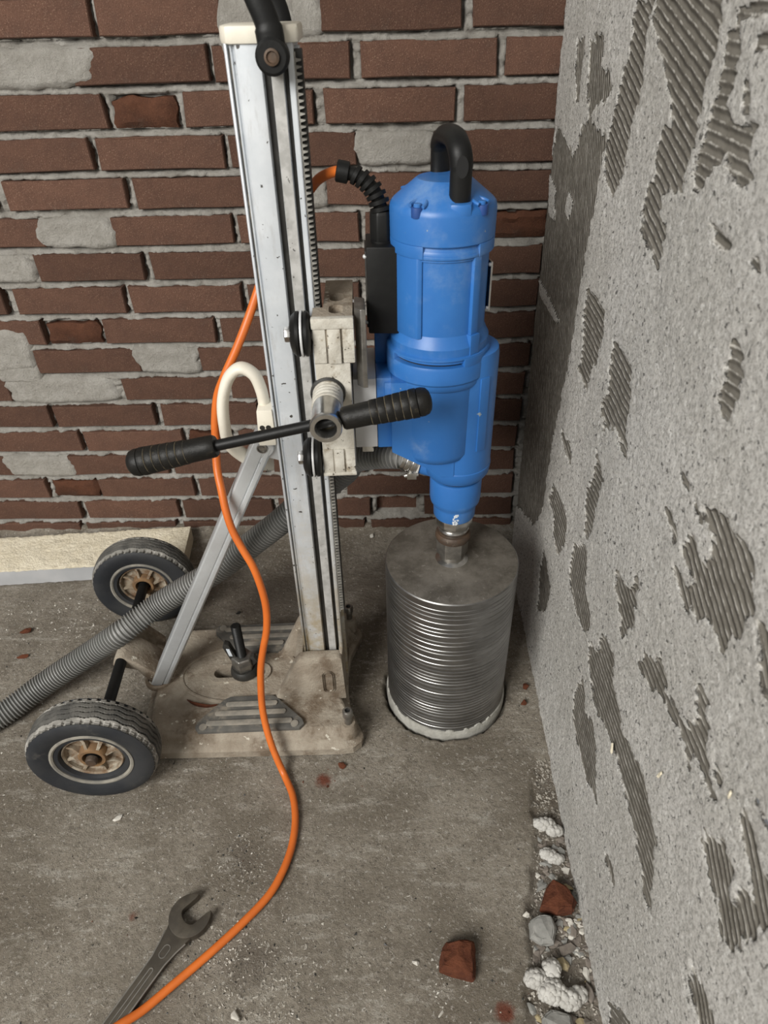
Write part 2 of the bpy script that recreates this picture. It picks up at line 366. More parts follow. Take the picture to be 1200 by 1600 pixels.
def oval(cx, cy, hx, hy, n=32):                  # stadium along x
    pts = []
    for i in range(n):
        a = 2 * math.pi * i / n; c = math.cos(a); s_ = math.sin(a)
        ex = (hx - hy) if c >= 0 else -(hx - hy)
        if abs(c) < 1e-9: ex = 0
        pts.append((cx + ex + hy * c, cy + hy * s_))
    return pts
def tag(o, label, cat, group=None, kind=None):
    if label: o['label'] = label
    if cat: o['category'] = cat
    if group: o['group'] = group
    if kind: o['kind'] = kind
    return o
def empty(name, loc, rz, label, cat):
    o = bpy.data.objects.new(name, None); COL.objects.link(o); o.empty_display_size = 0.05
    o.location = [q * .001 for q in loc]; o.rotation_euler = (0, 0, rz)
    return tag(o, label, cat)

# ------------------------------------------------------------------ setting: brick wall
COURSES = {
1:[('b',-667,-455),('b',-444,-256),('p',-253,-109),('b',-106,104),('b',121,333)],
2:[('p',-660,-502),('b',-502,-287),('b',-278,-65),('b',-49,161),('b',175,384)],
3:[('b',-685,-465),('h',-452,-349),('b',-336,-128),('b',-110,98),('b',114,315)],
4:[('b',-732,-505),('b',-493,-282),('b',-271,-62),('p',-62,66),('b',66,283)],
5:[('b',-901,-693),('b',-670,-460),('b',-444,-238),('p',-228,-115),('b',-114,93),('b',106,307)],
6:[('b',-837,-626),('p',-635,-499),('b',-498,-286),('b',-275,-62),('b',-51,168),('h',178,268)],
7:[('p',-802,-659),('b',-655,-460),('b',-444,-241),('b',-228,-25),('b',-13,156),('b',165,263)],
8:[('b',-940,-738),('b',-717,-511),('b',-497,-288),('b',-275,-67),('b',-54,157),('b',169,265)],
9:[('b',-890,-684),('h',-675,-574),('b',-564,-349),('b',-335,-122),('b',-107,104),('b',116,266)],
10:[('b',-942,-736),('b',-719,-511),('p',-518,-389),('b',-389,-178),('b',-162,47),('b',62,264)],
11:[('b',-996,-793),('p',-803,-562),('b',-558,-353),('b',-336,-131),('b',-116,93),('b',107,260)],
12:[('b',-940,-729),('b',-717,-507),('b',-491,-290),('b',-275,-74),('b',-59,142),('b',156,260)],
13:[('b',-895,-684),('b',-672,-460),('h',-447,-353),('b',-338,-138),('b',-123,76),('b',91,256)],
14:[('b',-1047,-842),('p',-867,-713),('b',-726,-508),('b',-493,-288),('b',-271,-69),('b',-53,147),('b',162,255)],
15:[('b',-1014,-793),('h',-781,-678),('b',-672,-459),('b',-444,-241),('b',-225,-132),('b',-113,90),('b',106,258)],
16:[('b',-951,-735),('b',-722,-507),('b',-493,-288),('b',-272,-62),('n',-51,47),('b',62,261)],
17:[('b',-968,-749),('b',-735,-523),('b',-505,-300),('b',-282,-78),('b',-61,141),('b',156,265)],
0:[('b',-560,-350),('b',-338,-128),('b',-116,94),('b',106,316)],
-1:[('b',-671,-461),('b',-449,-239),('b',-227,-17),('b',-5,205),('b',217,330)]}
random.seed(7)
XL, XR = -1180.0, 330.0
bricks = []
for k, row in COURSES.items():
    zb = 51.4 + 61.56 * (16 - k)
    for kind, a, b in row: bricks.append([kind, a, b, zb, zb + 48.5])
    x = row[0][1] - 12
    while x > XL:
        bricks.append(['b', max(x - 210, XL), x, zb, zb + 48.5]); x -= 222
# mortar bed as a height field: recessed under each brick, swelling out onto the top of the brick below
xs = np.arange(XL, XR + 1, 3.5); zs = np.concatenate([np.arange(-12, 1112, 3.0), [1500, 2600]])
GX, GZ = np.meshgrid(xs, zs)
ph = (GZ - 51.4) / 61.56; fr = (ph - np.floor(ph)) * 61.56            # 0..48.5 brick, 48.5..61.6 joint
tj = np.clip((fr - 48.5) / 13.0, 0, 1)                                 # 0 on top of the lower brick
lump = fbm(GX / 17, GZ / 9, 3, 4); fine = fbm(GX / 5, GZ / 4, 9, 3); big = fbm(GX / 70, GZ / 30, 5, 3)
dep = 3.0 + 17 * tj ** 1.1 + (lump - 0.5) * 20 + (fine - 0.5) * 9 + (big - 0.5) * 15
hj = 9 + (lump - 0.5) * 20 + (fine - 0.5) * 9 + (big - .5) * 12
dep = np.where(fr < 48.5, hj, dep)
for kind, a, b, z0, z1 in bricks:
    if kind == 'p': continue
    m = (GX > a + 2) & (GX < b - 2) & (GZ > z0 + 1) & (GZ < z1 - 2)
    dep[m] = 60 if kind == 'n' else 22
    m = (GX >= b - 2) & (GX < b + 5) & (GZ > z0) & (GZ < z1 + 2)       # open gap at a brick's right end
    dep[m] += 9
dep = np.where(GZ > 1100, 0, np.where(dep > 50, 60, np.clip(dep, -1.0, 28)))
nx, nz = len(xs), len(zs)
vs = np.stack([GX, dep, GZ], -1).reshape(-1, 3)
idx = np.arange(nx * nz).reshape(nz, nx)
fs = np.stack([idx[:-1, :-1], idx[:-1, 1:], idx[1:, 1:], idx[1:, :-1]], -1).reshape(-1, 4)
def grid_obj(name, vs, fs, mat, parent=None, attrs=None, smooth=True):
    me = bpy.data.meshes.new(name)
    me.vertices.add(len(vs)); me.vertices.foreach_set('co', (np.asarray(vs, float) * .001).astype(np.float32).ravel())
    me.loops.add(len(fs) * 4); me.loops.foreach_set('vertex_index', np.asarray(fs).astype(np.int32).ravel())
    me.polygons.add(len(fs)); me.polygons.foreach_set('loop_start', np.arange(0, len(fs) * 4, 4, dtype=np.int32))
    me.update(calc_edges=True)
    if smooth: me.polygons.foreach_set('use_smooth', np.ones(len(fs), bool))
    for k, a in (attrs or {}).items():
        at = me.attributes.new(k, 'FLOAT', 'POINT'); at.data.foreach_set('value', np.asarray(a, np.float32).ravel())
    me.materials.append(mat)
    o = bpy.data.objects.new(name, me); COL.objects.link(o)
    if parent: o.parent = parent
    return o
wall_back = tag(grid_obj('wall_back', vs, fs, MAT['mortar']), 'red brick wall with thick uneven grey mortar joints', None, None, 'structure')

def brick_mesh(w, h, rnd, rough=0.0):
    q = [(-.5, -.5), (-.17, -.5), (.2, -.5), (.5, -.5), (.5, .5), (.24, .5), (-.2, .5), (-.5, .5)]
    e = 1.7; P = []
    for x, z in q: P.append((x * w + rnd.uniform(-1.6, 1.6) * (abs(x) == .5), z * h + rnd.uniform(-1.3, 1.3)))
    n = len(P); y = [rnd.uniform(-1.2, 1.0) for _ in P]
    V = [((x - math.copysign(e, x) * (abs(q[i][0]) == .5)) , y[i], z - math.copysign(e, z)) for i, (x, z) in enumerate(P)]
    V += [(x, y[i] + e + .6, z) for i, (x, z) in enumerate(P)] + [(x, 60, z) for x, z in P]
    F = [tuple(range(n))]
    for k in (0, 1):
        for i in range(n): j = (i + 1) % n; F.append((k * n + j, k * n + i, (k + 1) * n + i, (k + 1) * n + j))
    me = bpy.data.meshes.new('brick'); me.from_pydata([(a * .001, b_ * .001, c * .001) for a, b_, c in V], [], F); me.update(); return me
def broken_mesh(w, h, rnd):                      # ragged split face with a hacked top edge
    n, m = 11, 5; V = []; F = []
    sd = rnd.randrange(99); top = [h / 2 + 1 - 15 * float(fbm(i / 3.5, .3, sd, 2)) for i in range(n + 1)]
    for j in range(m + 1):
        for i in range(n + 1):
            x = -w / 2 + w * i / n + (rnd.uniform(-3, 3) if 0 < i < n else 3 * math.sin(j * 1.4 + sd)); z = -h / 2 + (top[i] + h / 2) * j / m
            e = 1.0 if (i in (0, n) or j in (0, m)) else 0.0
            V.append((x * .001, (e * 5 + 1 + 16 * (float(fbm(x / 34, z / 20, sd, 3)) - .35) + rnd.uniform(-.6, .6)) * .001, z * .001))
    for j in range(m):
        for i in range(n):
            a = j * (n + 1) + i; F.append((a, a + 1, a + n + 2, a + n + 1))
    b = len(V); loop = [i for i in range(n + 1)] + [j * (n + 1) + n for j in range(1, m + 1)] + [m * (n + 1) + i for i in range(n - 1, -1, -1)] + [j * (n + 1) for j in range(m - 1, 0, -1)]
    for q in loop: V.append((V[q][0], 0.045, V[q][2]))
    L = len(loop)
    for i in range(L): F.append((loop[(i + 1) % L], loop[i], b + i, b + (i + 1) % L))
    me = bpy.data.meshes.new('broken_brick'); me.from_pydata(V, [], F); me.update()
    for p in me.polygons: p.use_smooth = True
    me.set_sharp_from_angle(angle=.7); return me
def patch_mesh(w, h, rnd, sd):                   # mortar smeared flush over the joint line
    n, m = 22, 10; xs_ = np.linspace(-1, 1, n + 1); zs_ = np.linspace(-1, 1, m + 1); V = []; F = []
    for j, zz in enumerate(zs_):
        for i, xx in enumerate(xs_):
            e = max(abs(xx), abs(zz)); a = math.atan2(zz, xx)
            k = 1 + 0.05 * math.sin(2 * a + sd) + 0.16 * (float(fbm(2.2 * math.cos(a) + sd, 2.2 * math.sin(a) + 9, sd, 4)) - .5) * 2
            q = (abs(xx) ** 6 + abs(zz) ** 6) ** (1 / 6.0) or 1; sc = (e / q if e else 1) * k
            x = xx * sc * w / 2; z = zz * sc * h / 2
            y = -2.6 * (1 - e ** 4) - 3.0 * float(fbm(x / 26 + sd * 7, z / 16, sd, 3) - .5) + (12 if e > .99 else 0)
            V.append((x * .001, y * .001, z * .001))
    for j in range(m):
        for i in range(n):
            a = j * (n + 1) + i; F.append((a, a + 1, a + n + 2, a + n + 1))
    me = bpy.data.meshes.new('mortar_patch'); me.from_pydata(V, [], F); me.update()
    for p in me.polygons: p.use_smooth = True
    me.materials.append(MAT['mortar']); return me
rb = random.Random(5)
for i, (kind, a, b, z0, z1) in enumerate(bricks):
    w = b - a; cx = (a + b) / 2; cz = (z0 + z1) / 2
    if kind in ('b', 'n'):
        me = brick_mesh(w, z1 - z0, rb); me.materials.append(MAT['brick']); nm = 'brick'
    elif kind == 'h':
        me = broken_mesh(w, z1 - z0, rb); me.materials.append(MAT['broken']); nm = 'broken_brick'
    else:
        me = patch_mesh(w * 1.03, (z1 - z0) * 1.22, rb, i); nm = 'mortar_patch'
    o = bpy.data.objects.new(nm, me); COL.objects.link(o); o.parent = wall_back
    yy = rb.uniform(-1.2, 1.5)
    if kind == 'n': yy = 30
    o.location = (cx * .001, yy * .001, cz * .001)
    o.rotation_euler = (0, rb.uniform(-.006, .006), 0)
    if kind == 'h': o['label'] = 'broken brick with a rough orange split face'
for x, z, w, h in ((-790, 470, 150, 95), (-760, 420, 90, 40), (-205, 985, 120, 95)):   # wider smears of mortar
    o = bpy.data.objects.new('mortar_patch', patch_mesh(w, h, rb, int(w))); COL.objects.link(o); o.parent = wall_back
    o.location = (x * .001, -.001, z * .001)
# the smear left of the second-course brick runs over its face
o = bpy.data.objects.new('mortar_patch', patch_mesh(190, 58, rb, 31)); COL.objects.link(o); o.parent = wall_back; o.location = (-.552, -.0012, .938)

# ------------------------------------------------------------------ setting: right wall with torn adhesive
PATCH = [
([(-34,848),(-99,845),(-174,831),(-198,849),(-206,869),(-246,887),(-300,880),(-342,883),(-337,851),(-339,790),(-330,748),(-325,677),(-326,588),(-304,442),(-302,290),(-255,218),(-190,194),(-20,100),(6,258),(6,365),(6,467),(6,664),(6,745),(-25,805)],-2.01,0),
([(-20,774),(-83,764),(-105,725),(-50,718)],None,1),
([(-176,781),(-213,774),(-198,750),(-172,752)],None,1),
([(-41,607),(-107,610),(-228,607),(-215,598),(-77,588)],None,1),
([(-117,965),(-169,970),(-168,927),(-177,894),(-149,889),(-126,932)],-2.01,0),
([(-191,966),(-262,974),(-267,943),(-303,939),(-333,926),(-314,908),(-278,911),(-249,883),(-208,913),(-201,942)],-2.01,0),
([(-376,1007),(-437,1017),(-431,996),(-429,977),(-440,940),(-433,915),(-430,883),(-429,852),(-404,825),(-362,836),(-340,871),(-347,891),(-362,913),(-364,944),(-373,975),(-374,998)],-2.84,0),
([(-437,1017),(-596,1017),(-609,995),(-611,976),(-602,961),(-610,940),(-617,918),(-611,900),(-610,870),(-572,871),(-563,861),(-572,847),(-590,843),(-593,814),(-589,800),(-569,813),(-534,818),(-513,837),(-528,869),(-521,900),(-532,913),(-548,919),(-517,944),(-502,960),(-472,969),(-440,992)],-2.88,0),
([(-628,991),(-647,995),(-662,968),(-660,946),(-686,941),(-716,939),(-722,920),(-731,910),(-721,904),(-702,906),(-678,915),(-659,902),(-649,882),(-632,883),(-626,906),(-634,924),(-632,947),(-630,970)],-3.12,0),
([(-637,1008),(-694,1016),(-700,1007),(-656,1004),(-642,996)],-3.12,0),
([(-685,990),(-710,993),(-717,984),(-685,985)],-3.12,0),
([(-682,965),(-692,961),(-706,946),(-695,945)],-3.12,0),
([(-684,868),(-731,867),(-724,858),(-699,861)],-3.12,0),
([(-765,864),(-774,872),(-780,860)],-3.12,0),
([(-357,710),(-463,703),(-464,678),(-461,650),(-460,643),(-439,621),(-436,588),(-369,592),(-387,613),(-373,658)],-3.1,0),
([(-510,696),(-553,696),(-578,692),(-600,655),(-594,638),(-631,600),(-613,606),(-576,610),(-551,601),(-537,590),(-508,599),(-511,619),(-526,630),(-510,660),(-506,681)],-3.07,0),
([(-775,806),(-798,807),(-801,793),(-807,774),(-804,763),(-808,751),(-794,755),(-780,765),(-781,779)],3.02,0),
([(-340,482),(-372,474),(-392,493),(-424,487),(-428,464),(-399,459),(-354,463)],-3.07,0),
([(-523,553),(-545,547),(-568,539),(-559,519),(-562,471),(-561,437),(-541,428),(-510,481),(-529,519)],3.08,0),
([(-347,378),(-397,387),(-447,390),(-462,355),(-437,302),(-388,304),(-374,339),(-335,337)],3.14,0),
([(-353,249),(-431,228),(-429,169),(-373,117),(-339,185)],-2.64,0),
([(-500,382),(-552,421),(-571,414),(-581,379),(-630,356),(-622,322),(-568,306),(-509,324)],-2.85,0),
([(-675,484),(-700,490),(-725,504),(-719,518),(-737,525),(-735,496),(-750,475),(-728,429),(-717,425),(-709,450),(-676,461)],-3.0,0),
([(-796,671),(-818,680),(-827,688),(-847,694),(-867,690),(-892,692),(-899,679),(-918,669),(-912,651),(-913,638),(-908,625),(-899,620),(-899,604),(-880,610),(-854,597),(-839,587),(-814,583),(-794,592),(-801,601),(-827,604),(-830,612),(-797,614),(-798,630),(-807,645),(-825,638),(-839,643),(-840,663),(-827,671),(-812,663),(-795,663)],-2.8,0),
([(-745,625),(-761,629),(-779,622),(-777,616),(-758,616)],-3.05,0),
([(-748,674),(-776,672),(-776,668),(-761,669)],-3.07,0),
([(-638,326),(-668,338),(-676,385),(-721,391),(-735,363),(-752,360),(-786,347),(-835,356),(-879,362),(-920,351),(-922,328),(-948,281),(-946,262),(-927,267),(-901,275),(-876,289),(-838,295),(-795,300),(-757,293),(-700,275),(-654,295)],3.09,0),
([(-783,469),(-809,486),(-815,508),(-838,500),(-843,483),(-864,491),(-891,495),(-903,515),(-888,540),(-881,545),(-890,555),(-905,551),(-921,537),(-928,516),(-960,500),(-957,490),(-935,492),(-916,489),(-918,474),(-899,480),(-849,475),(-827,461),(-806,448),(-781,449)],3.14,0),
([(-923,662),(-943,674),(-971,636),(-949,634),(-936,649)],-2.56,0),
([(-628,199),(-644,259),(-679,230),(-708,246),(-747,225),(-780,179),(-752,164),(-715,159),(-673,155),(-642,166)],-3.09,0),
([(-835,167),(-869,181),(-888,168),(-872,161),(-839,153)],3.12,0),
([(-967,448),(-975,472),(-993,487),(-1012,485),(-1022,464),(-1027,486),(-1039,498),(-1016,507),(-987,516),(-992,535),(-1002,532),(-1028,523),(-1044,536),(-1066,505),(-1054,482),(-1049,463),(-1048,441),(-1047,430),(-1037,420),(-1025,416),(-1007,435),(-986,437)],-2.64,0),
([(-1022,342),(-1034,348),(-1053,351),(-1077,351),(-1066,311),(-1041,307),(-1029,312)],-2.64,0),
([(-956,28),(-970,67),(-1014,122),(-981,6)],2.22,0),
([(-979,558),(-998,560),(-1017,559),(-1020,554),(-998,554)],-3.09,0),
([(-944,521),(-962,530),(-963,516),(-953,510)],3.14,0),
([(-956,627),(-965,643),(-974,631)],2.92,0)]
ys = np.concatenate([[-2600, -1800, -1300], np.arange(-1140, 13, 3.0)]); wz = np.concatenate([np.arange(-12, 1120, 3.0), [1500, 2600]])
WY, WZ = np.meshgrid(ys, wz)
def sdf(poly, X, Y):
    d = np.full(X.shape, 1e9); ins = np.zeros(X.shape, bool); n = len(poly)
    for i in range(n):
        (x0, y0), (x1, y1) = poly[i], poly[(i + 1) % n]
        ex, ey = x1 - x0, y1 - y0; L = ex * ex + ey * ey + 1e-9
        t = np.clip(((X - x0) * ex + (Y - y0) * ey) / L, 0, 1)
        d = np.minimum(d, (X - x0 - t * ex) ** 2 + (Y - y0 - t * ey) ** 2)
        c = (y0 > Y) != (y1 > Y)
        ins ^= c & (X < (x1 - x0) * (Y - y0) / ((y1 - y0) if y1 != y0 else 1e-9) + x0)
    d = np.sqrt(d); return np.where(ins, d, -d)
best = np.full(WY.shape, -60.0); rid = np.zeros(WY.shape); own = np.full(WY.shape, -1)
for pi, (poly, ang, hole) in enumerate(PATCH):
    s_ = sdf(poly, WY, WZ)
    if hole: best = np.where(s_ > -6, np.minimum(best, -s_ - 1), best); continue
    ca, sa = math.cos(ang), math.sin(ang)
    al = WY * ca + WZ * sa; ac = -WY * sa + WZ * ca
    s_ = s_ + (vnoise(ac / 4.2, al / 30, pi) - .5) * 11 + (fbm(WY / 15, WZ / 15, pi + 50, 3) - .5) * 8
    up = s_ > best; best = np.where(up, s_, best); rid = np.where(up, ac, rid); own = np.where(up, pi, own)
rough = (fbm(WY / 6, WZ / 6, 21, 3) - .5) * 2.6 + (fbm(WY / 60, WZ / 60, 22, 3) - .5) * 5
m = sstep(-1.5, 1.5, best)
hx = 253 + 4 * np.exp(WY / 130.0) - rough * (1 - .75 * m) + 2.6 * m
hole = sstep(9, 12, 11 + 5 - np.hypot(WY + 217, (WZ - 1010) * .8)); hx = hx + 40 * hole
yg = -76 + (WZ - 110) * 0.088 + (fbm(WZ / 45, WZ * 0 + .5, 61, 4) - .5) * 26
hx = np.where(WY > yg, 292, hx)                # the render layer stops short of the corner, leaving a dark gap
hx = np.where(WZ < 30, hx - (30 - WZ) * 0.10, hx)
ny, nzz = len(ys), len(wz)
vs = np.stack([hx, WY, WZ], -1).reshape(-1, 3); idx = np.arange(ny * nzz).reshape(nzz, ny)
fs = np.stack([idx[:-1, :-1], idx[1:, :-1], idx[1:, 1:], idx[:-1, 1:]], -1).reshape(-1, 4)
bf = best.reshape(-1)[fs].mean(1); of = own.reshape(-1)[fs[:, 0]]
attrs = {'adh': best * .001, 'rid': rid * .001}
def sub(name, mask, parent=None):
    f = fs[mask]; u, inv = np.unique(f, return_inverse=True)
    return grid_obj(name, vs[u], inv.reshape(-1, 4), MAT['wall'], parent, {k: a.reshape(-1)[u] for k, a in attrs.items()})
wall_right = tag(sub('wall_right', bf <= 0), 'rough grey rendered wall with dark torn adhesive patches', None, None, 'structure')
for pi in range(len(PATCH)):
    k = (bf > 0) & (of == pi)
    if k.sum() > 6: sub('adhesive_patch', k, wall_right)['label'] = 'dark patch of combed tile adhesive'

# ------------------------------------------------------------------ setting: floor
BIT = (84.0, -452.0)
fx = np.concatenate([[-4000, -2500, -1700, -1250], np.arange(-1060, 282, 4.0)]); fy = np.concatenate([[-5000, -3000, -1800, -1350], np.arange(-1160, 34, 4.0)])
FX, FY = np.meshgrid(fx, fy)
fz = (fbm(FX / 120, FY / 120, 40, 3) - .5) * 2.4 + (fbm(FX / 14, FY / 14, 41, 4) - .5) * 2.0 - 0.6
edge = 206 + (FY + 700) * 0.205 + (fbm(FX / 30, FY / 30, 44, 3) - .5) * 16
tr = sstep(-5, 6, FX - edge) * sstep(-560, -640, FY); fz = fz - tr * 9 + tr * (fbm(FX / 10, FY / 10, 45, 3) - .5) * 6
rr = np.hypot(FX - BIT[0], FY - BIT[1]); ker = sstep(114, 108, rr + (fbm(FX / 9, FY / 9, 46, 2) - .5) * 6); fz = fz - 26 * ker
fil = np.exp(FY / 16.0) * 22 * (0.5 + fbm(FX / 50, FY / 50, 47, 3)); fz = fz + np.clip(fil, 0, 26) * (FY > -70)
dirt = np.exp(-((FX + 250) / 190.0) ** 2 - ((FY + 210) / 120.0) ** 2) * 0.9 + np.exp(-((FX - 20) / 130.0) ** 2 - ((FY + 150) / 130.0) ** 2) * 0.75 + tr * .7
for cx, cy, sx_, sy_, a in ((-235, -770, 40, 50, .7), (-200, -905, 60, 50, .75), (40, -760, 18, 40, .4), (-505, -455, 60, 130, .45), (-640, -780, 14, 160, .35)):
    dirt = dirt + a * np.exp(-((FX - cx) / sx_) ** 2 - ((FY - cy) / sy_) ** 2)
red = np.zeros(FX.shape)
for cx, cy, s_, a in ((-125, -640, 20, 1.0), (128, -958, 17, 1.15), (-375, -845, 12, .8), (-330, -880, 8, .5), (60, -880, 14, .3)):
    red = red + a * np.exp(-((FX - cx) ** 2 + (FY - cy) ** 2) / s_ ** 2)
idx = np.arange(fx.size * fy.size).reshape(fy.size, fx.size)
ffs = np.stack([idx[:-1, :-1], idx[:-1, 1:], idx[1:, 1:], idx[1:, :-1]], -1).reshape(-1, 4)
floor = tag(grid_obj('floor', np.stack([FX, FY, fz], -1).reshape(-1, 3), ffs, MAT['floor'], None, {'dirt': dirt, 'red': red}), 'dusty grey concrete floor strewn with crumbs', None, None, 'structure')

# ------------------------------------------------------------------ drill stand (rig frame: origin under the core bit, u along x, v along y)
RZ = math.radians(2.5); CR, SR = math.cos(RZ), math.sin(RZ)
def L2W(u, v, z=0): return (BIT[0] + u * CR - v * SR, BIT[1] + u * SR + v * CR, z)
def W2L(x, y, z=0):
    dx, dy = x - BIT[0], y - BIT[1]; return (dx * CR + dy * SR, -dx * SR + dy * CR, z)
SO = (-330.0, 6.0, 0.0)
stand = empty('drill_stand', L2W(*SO), RZ, 'white wheeled core drill stand with toothed column on a dusty cast base', 'drill stand')
def S(mb, name, mat, parent=None, **kw): return mb.build(name, MAT[mat], parent or stand, o=SO, **kw)

# base plate
def outline(ins):
    P = [(-525, -126), (-400, -129), (-190, -133), (-168, -131), (-154, -120), (-151, -106), (-160, -84), (-172, -55), (-177, -15), (-177, 28), (-172, 68), (-160, 98), (-151, 118), (-154, 133), (-168, 145), (-190, 147), (-400, 145), (-525, 142), (-531, 90), (-533, 8), (-531, -74)]
    cx, cy = -340, 7
    return [(cx + (x - cx) * (1 - ins / 180.0), cy + (y - cy) * (1 - ins / 135.0)) for x, y in P]
b = MB()
slot_o = oval(-371, 12, 56, 20, 40); slot_i = oval(-371, 12, 46, 11, 40)
b.loft([[(x, y, z) for x, y in outline(i)] for z, i in ((2, 0), (17, 0), (21, 5), (24, 11), (38, 15), (44, 19), (46, 24))], True, False)
base = S(b, 'base_plate', 'base', ang=30)
bm = bmesh.new()                                 # deck with the slot cut through it
def loopv(pts, z): return [bm.verts.new(((p[0] - SO[0]) * .001, (p[1] - SO[1]) * .001, z * .001)) for p in pts]
A_ = loopv(outline(24), 46); B_ = loopv(slot_o, 46); Cc = loopv(slot_o, 50); D_ = loopv(slot_i, 49); E_ = loopv(slot_i, 8)
ed = []
for l in (A_, B_): ed += [bm.edges.new((l[i], l[(i + 1) % len(l)])) for i in range(len(l))]
bmesh.ops.triangle_fill(bm, edges=ed, use_beauty=True)
for l1, l2 in ((B_, Cc), (Cc, D_), (D_, E_)):
    for i in range(len(l1)):
        j = (i + 1) % len(l1); bm.faces.new((l1[i], l1[j], l2[j], l2[i]))
bm.faces.new(E_)
bmesh.ops.recalc_face_normals(bm, faces=bm.faces[:])
me = bpy.data.meshes.new('base_deck'); bm.to_mesh(me); bm.free(); me.materials.append(MAT['base'])
dk = bpy.data.objects.new('slotted_deck', me); COL.objects.link(dk); dk.parent = stand
b = MB(); b.ring([(-371 + 108 * math.cos(t), 12 + 66 * math.sin(t)) for t in np.linspace(0, 6.2832, 49)[:-1]], [(-371 + 101 * math.cos(t), 12 + 60 * math.sin(t)) for t in np.linspace(0, 6.2832, 49)[:-1]], 45, 48.5)
S(b, 'cast_rib', 'base', bevel=1.2)
# foot pads with ribs
for sgn in (-1, 1):
    c0 = 6.5
    P = [(-430, 117), (-424, 126), (-256, 126), (-248, 118), (-252, 108), (-298, 62), (-306, 57), (-378, 57), (-388, 62), (-428, 106)]
    b = MB(); b.prism([(x, c0 + sgn * (y - 6.5)) for x, y in P], 45, 53)
    pad = S(b, 'foot_pad', 'pad', bevel=1.6); 
    for y, x0, x1 in ((112, -412, -268), (93, -400, -280), (75, -384, -296)):
        r = MB(); yy = c0 + sgn * (y - 6.5); r.prism(oval((x0 + x1) / 2, yy, (x1 - x0) / 2, 5.0, 16), 53, 56)
        S(r, 'pad_rib', 'padrib', pad, bevel=1.0)
    for x in (-416, -264):
        r = MB(); r.lathe([(6.5, 53), (6.5, 54.5), (4, 54.7)], 16, Matrix.Translation((x, c0 + sgn * 111.5, 0)))
        S(r, 'pad_rivet', 'padrib', pad)
# column socket: two gusset cheeks and a web
b = MB()
G = [(-305, 44), (-298, 52), (-262, 132), (-252, 147), (-238, 150), (-186, 150), (-181, 146), (-178, 44)]
b.prism(G, -51, -33, 'y'); b.prism(G, 46, 63, 'y')
b.prism([(-186, -40), (-180, -40), (-174, 52), (-186, 52)], 44, 149)
b.prism([(-262, -40), (-250, -40), (-250, 52), (-262, 52)], 44, 120)
sock = S(b, 'column_socket', 'base', bevel=2.5)
b = MB(); b.ring([(-206 + (x + 0), z) for x, z in [(q[1], q[0]) for q in oval(92, 0, 27, 10, 28)]], [(-206 + x, z) for x, z in [(q[1], q[0]) for q in oval(92, 0, 24, 7, 28)]], -54, -50)
b.v = [(x, z_, y) for x, y, z_ in b.v]
S(b, 'embossed_oval', 'base', sock, bevel=1.0)
# levelling screws on the four lugs
for (x, y) in ((-174, -112), (-174, 125)):
    b = MB(); b.lathe([(14, 30), (13, 56), (11, 60), (8, 60)], 20, Matrix.Translation((x, y, 0))); S(b, 'screw_lug', 'base')
    sc = MB(); sc.lathe([(6, 56), (6, 78), (8.5, 78), (8.5, 90), (7, 92), (4.5, 92), (4.5, 88)], 18, Matrix.Translation((x, y, 0))); s1 = S(sc, 'levelling_screw', 'darksteel')
    w_ = MB(); w_.lathe([(4.6, 88.2), (0.2, 88.3)], 12, Matrix.Translation((x, y, 0))); S(w_, 'socket_hole', 'void', s1)
# column: extruded profile with two dark grooves in front
CU0, CU1, CV0, CV1 = -245.0, -179.0, -29.0, 41.0
F0 = CV0
prof = [(CU0, CV1), (CU0, F0 + 8), (CU0 + 1.2, F0 + 6), (CU0 + 3.2, F0 + 6), (CU0 + 3.8, F0 + 10), (CU0 + 5.6, F0 + 10), (CU0 + 6.2, F0 + 4), (CU0 + 7.6, F0 + 4), (CU0 + 8.2, F0 + 6.5), (CU0 + 9.6, F0 + 6.5), (CU0 + 11, F0 + 1), (CU0 + 12.5, F0),
        (CU0 + 35, F0), (CU0 + 36, F0 + 9), (CU0 + 42.4, F0 + 9), (CU0 + 43, F0 + 1.5), (CU0 + 54.6, F0 + 1.5), (CU0 + 55.2, F0 + 9), (CU0 + 59.4, F0 + 9), (CU0 + 60, F0), (CU1 - 1, F0), (CU1, F0 + 1), (CU1, CV1)]
b = MB(); b.prism(prof, 47, 986); column = S(b, 'column', 'column', bevel=0.5, seg=1)
for x0, x1 in ((36.2, 42.2), (55.4, 59.2)):      # darker strips along the groove beds
    g = MB(); g.box(CU0 + x0, CU0 + x1, F0 + 7.6, F0 + 9.4, 50, 982); S(g, 'guide_groove', 'rack', column)
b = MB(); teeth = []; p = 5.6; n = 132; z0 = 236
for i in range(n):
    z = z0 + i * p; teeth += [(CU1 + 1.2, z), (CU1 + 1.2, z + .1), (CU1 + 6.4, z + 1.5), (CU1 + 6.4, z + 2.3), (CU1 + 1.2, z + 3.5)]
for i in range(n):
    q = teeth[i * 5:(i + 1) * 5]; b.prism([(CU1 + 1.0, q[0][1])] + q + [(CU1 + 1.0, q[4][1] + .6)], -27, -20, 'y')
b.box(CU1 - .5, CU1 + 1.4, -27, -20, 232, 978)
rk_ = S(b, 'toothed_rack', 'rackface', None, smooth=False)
b = MB(); b.box(CU1 - .5, CU1 + 7.4, -20, -6, 230, 980); S(b, 'shaded_rack_bed', 'rack', rk_)  # near-black colour stands in for the deep shade between the teeth
b = MB(); b.box(CU1 - .5, CU1 + 4.5, -9, 4, 60, 982); S(b, 'rack_backing', 'column', None, bevel=.6)
b = MB(); b.prism([(CU0 - 3, -14), (CU0 + 4, -32), (-214, -33), (-182, -33), (-173, -26), (-173, 44), (CU0 - 3, 44)], 985, 1000); S(b, 'column_cap', 'cream', None, bevel=3.5)
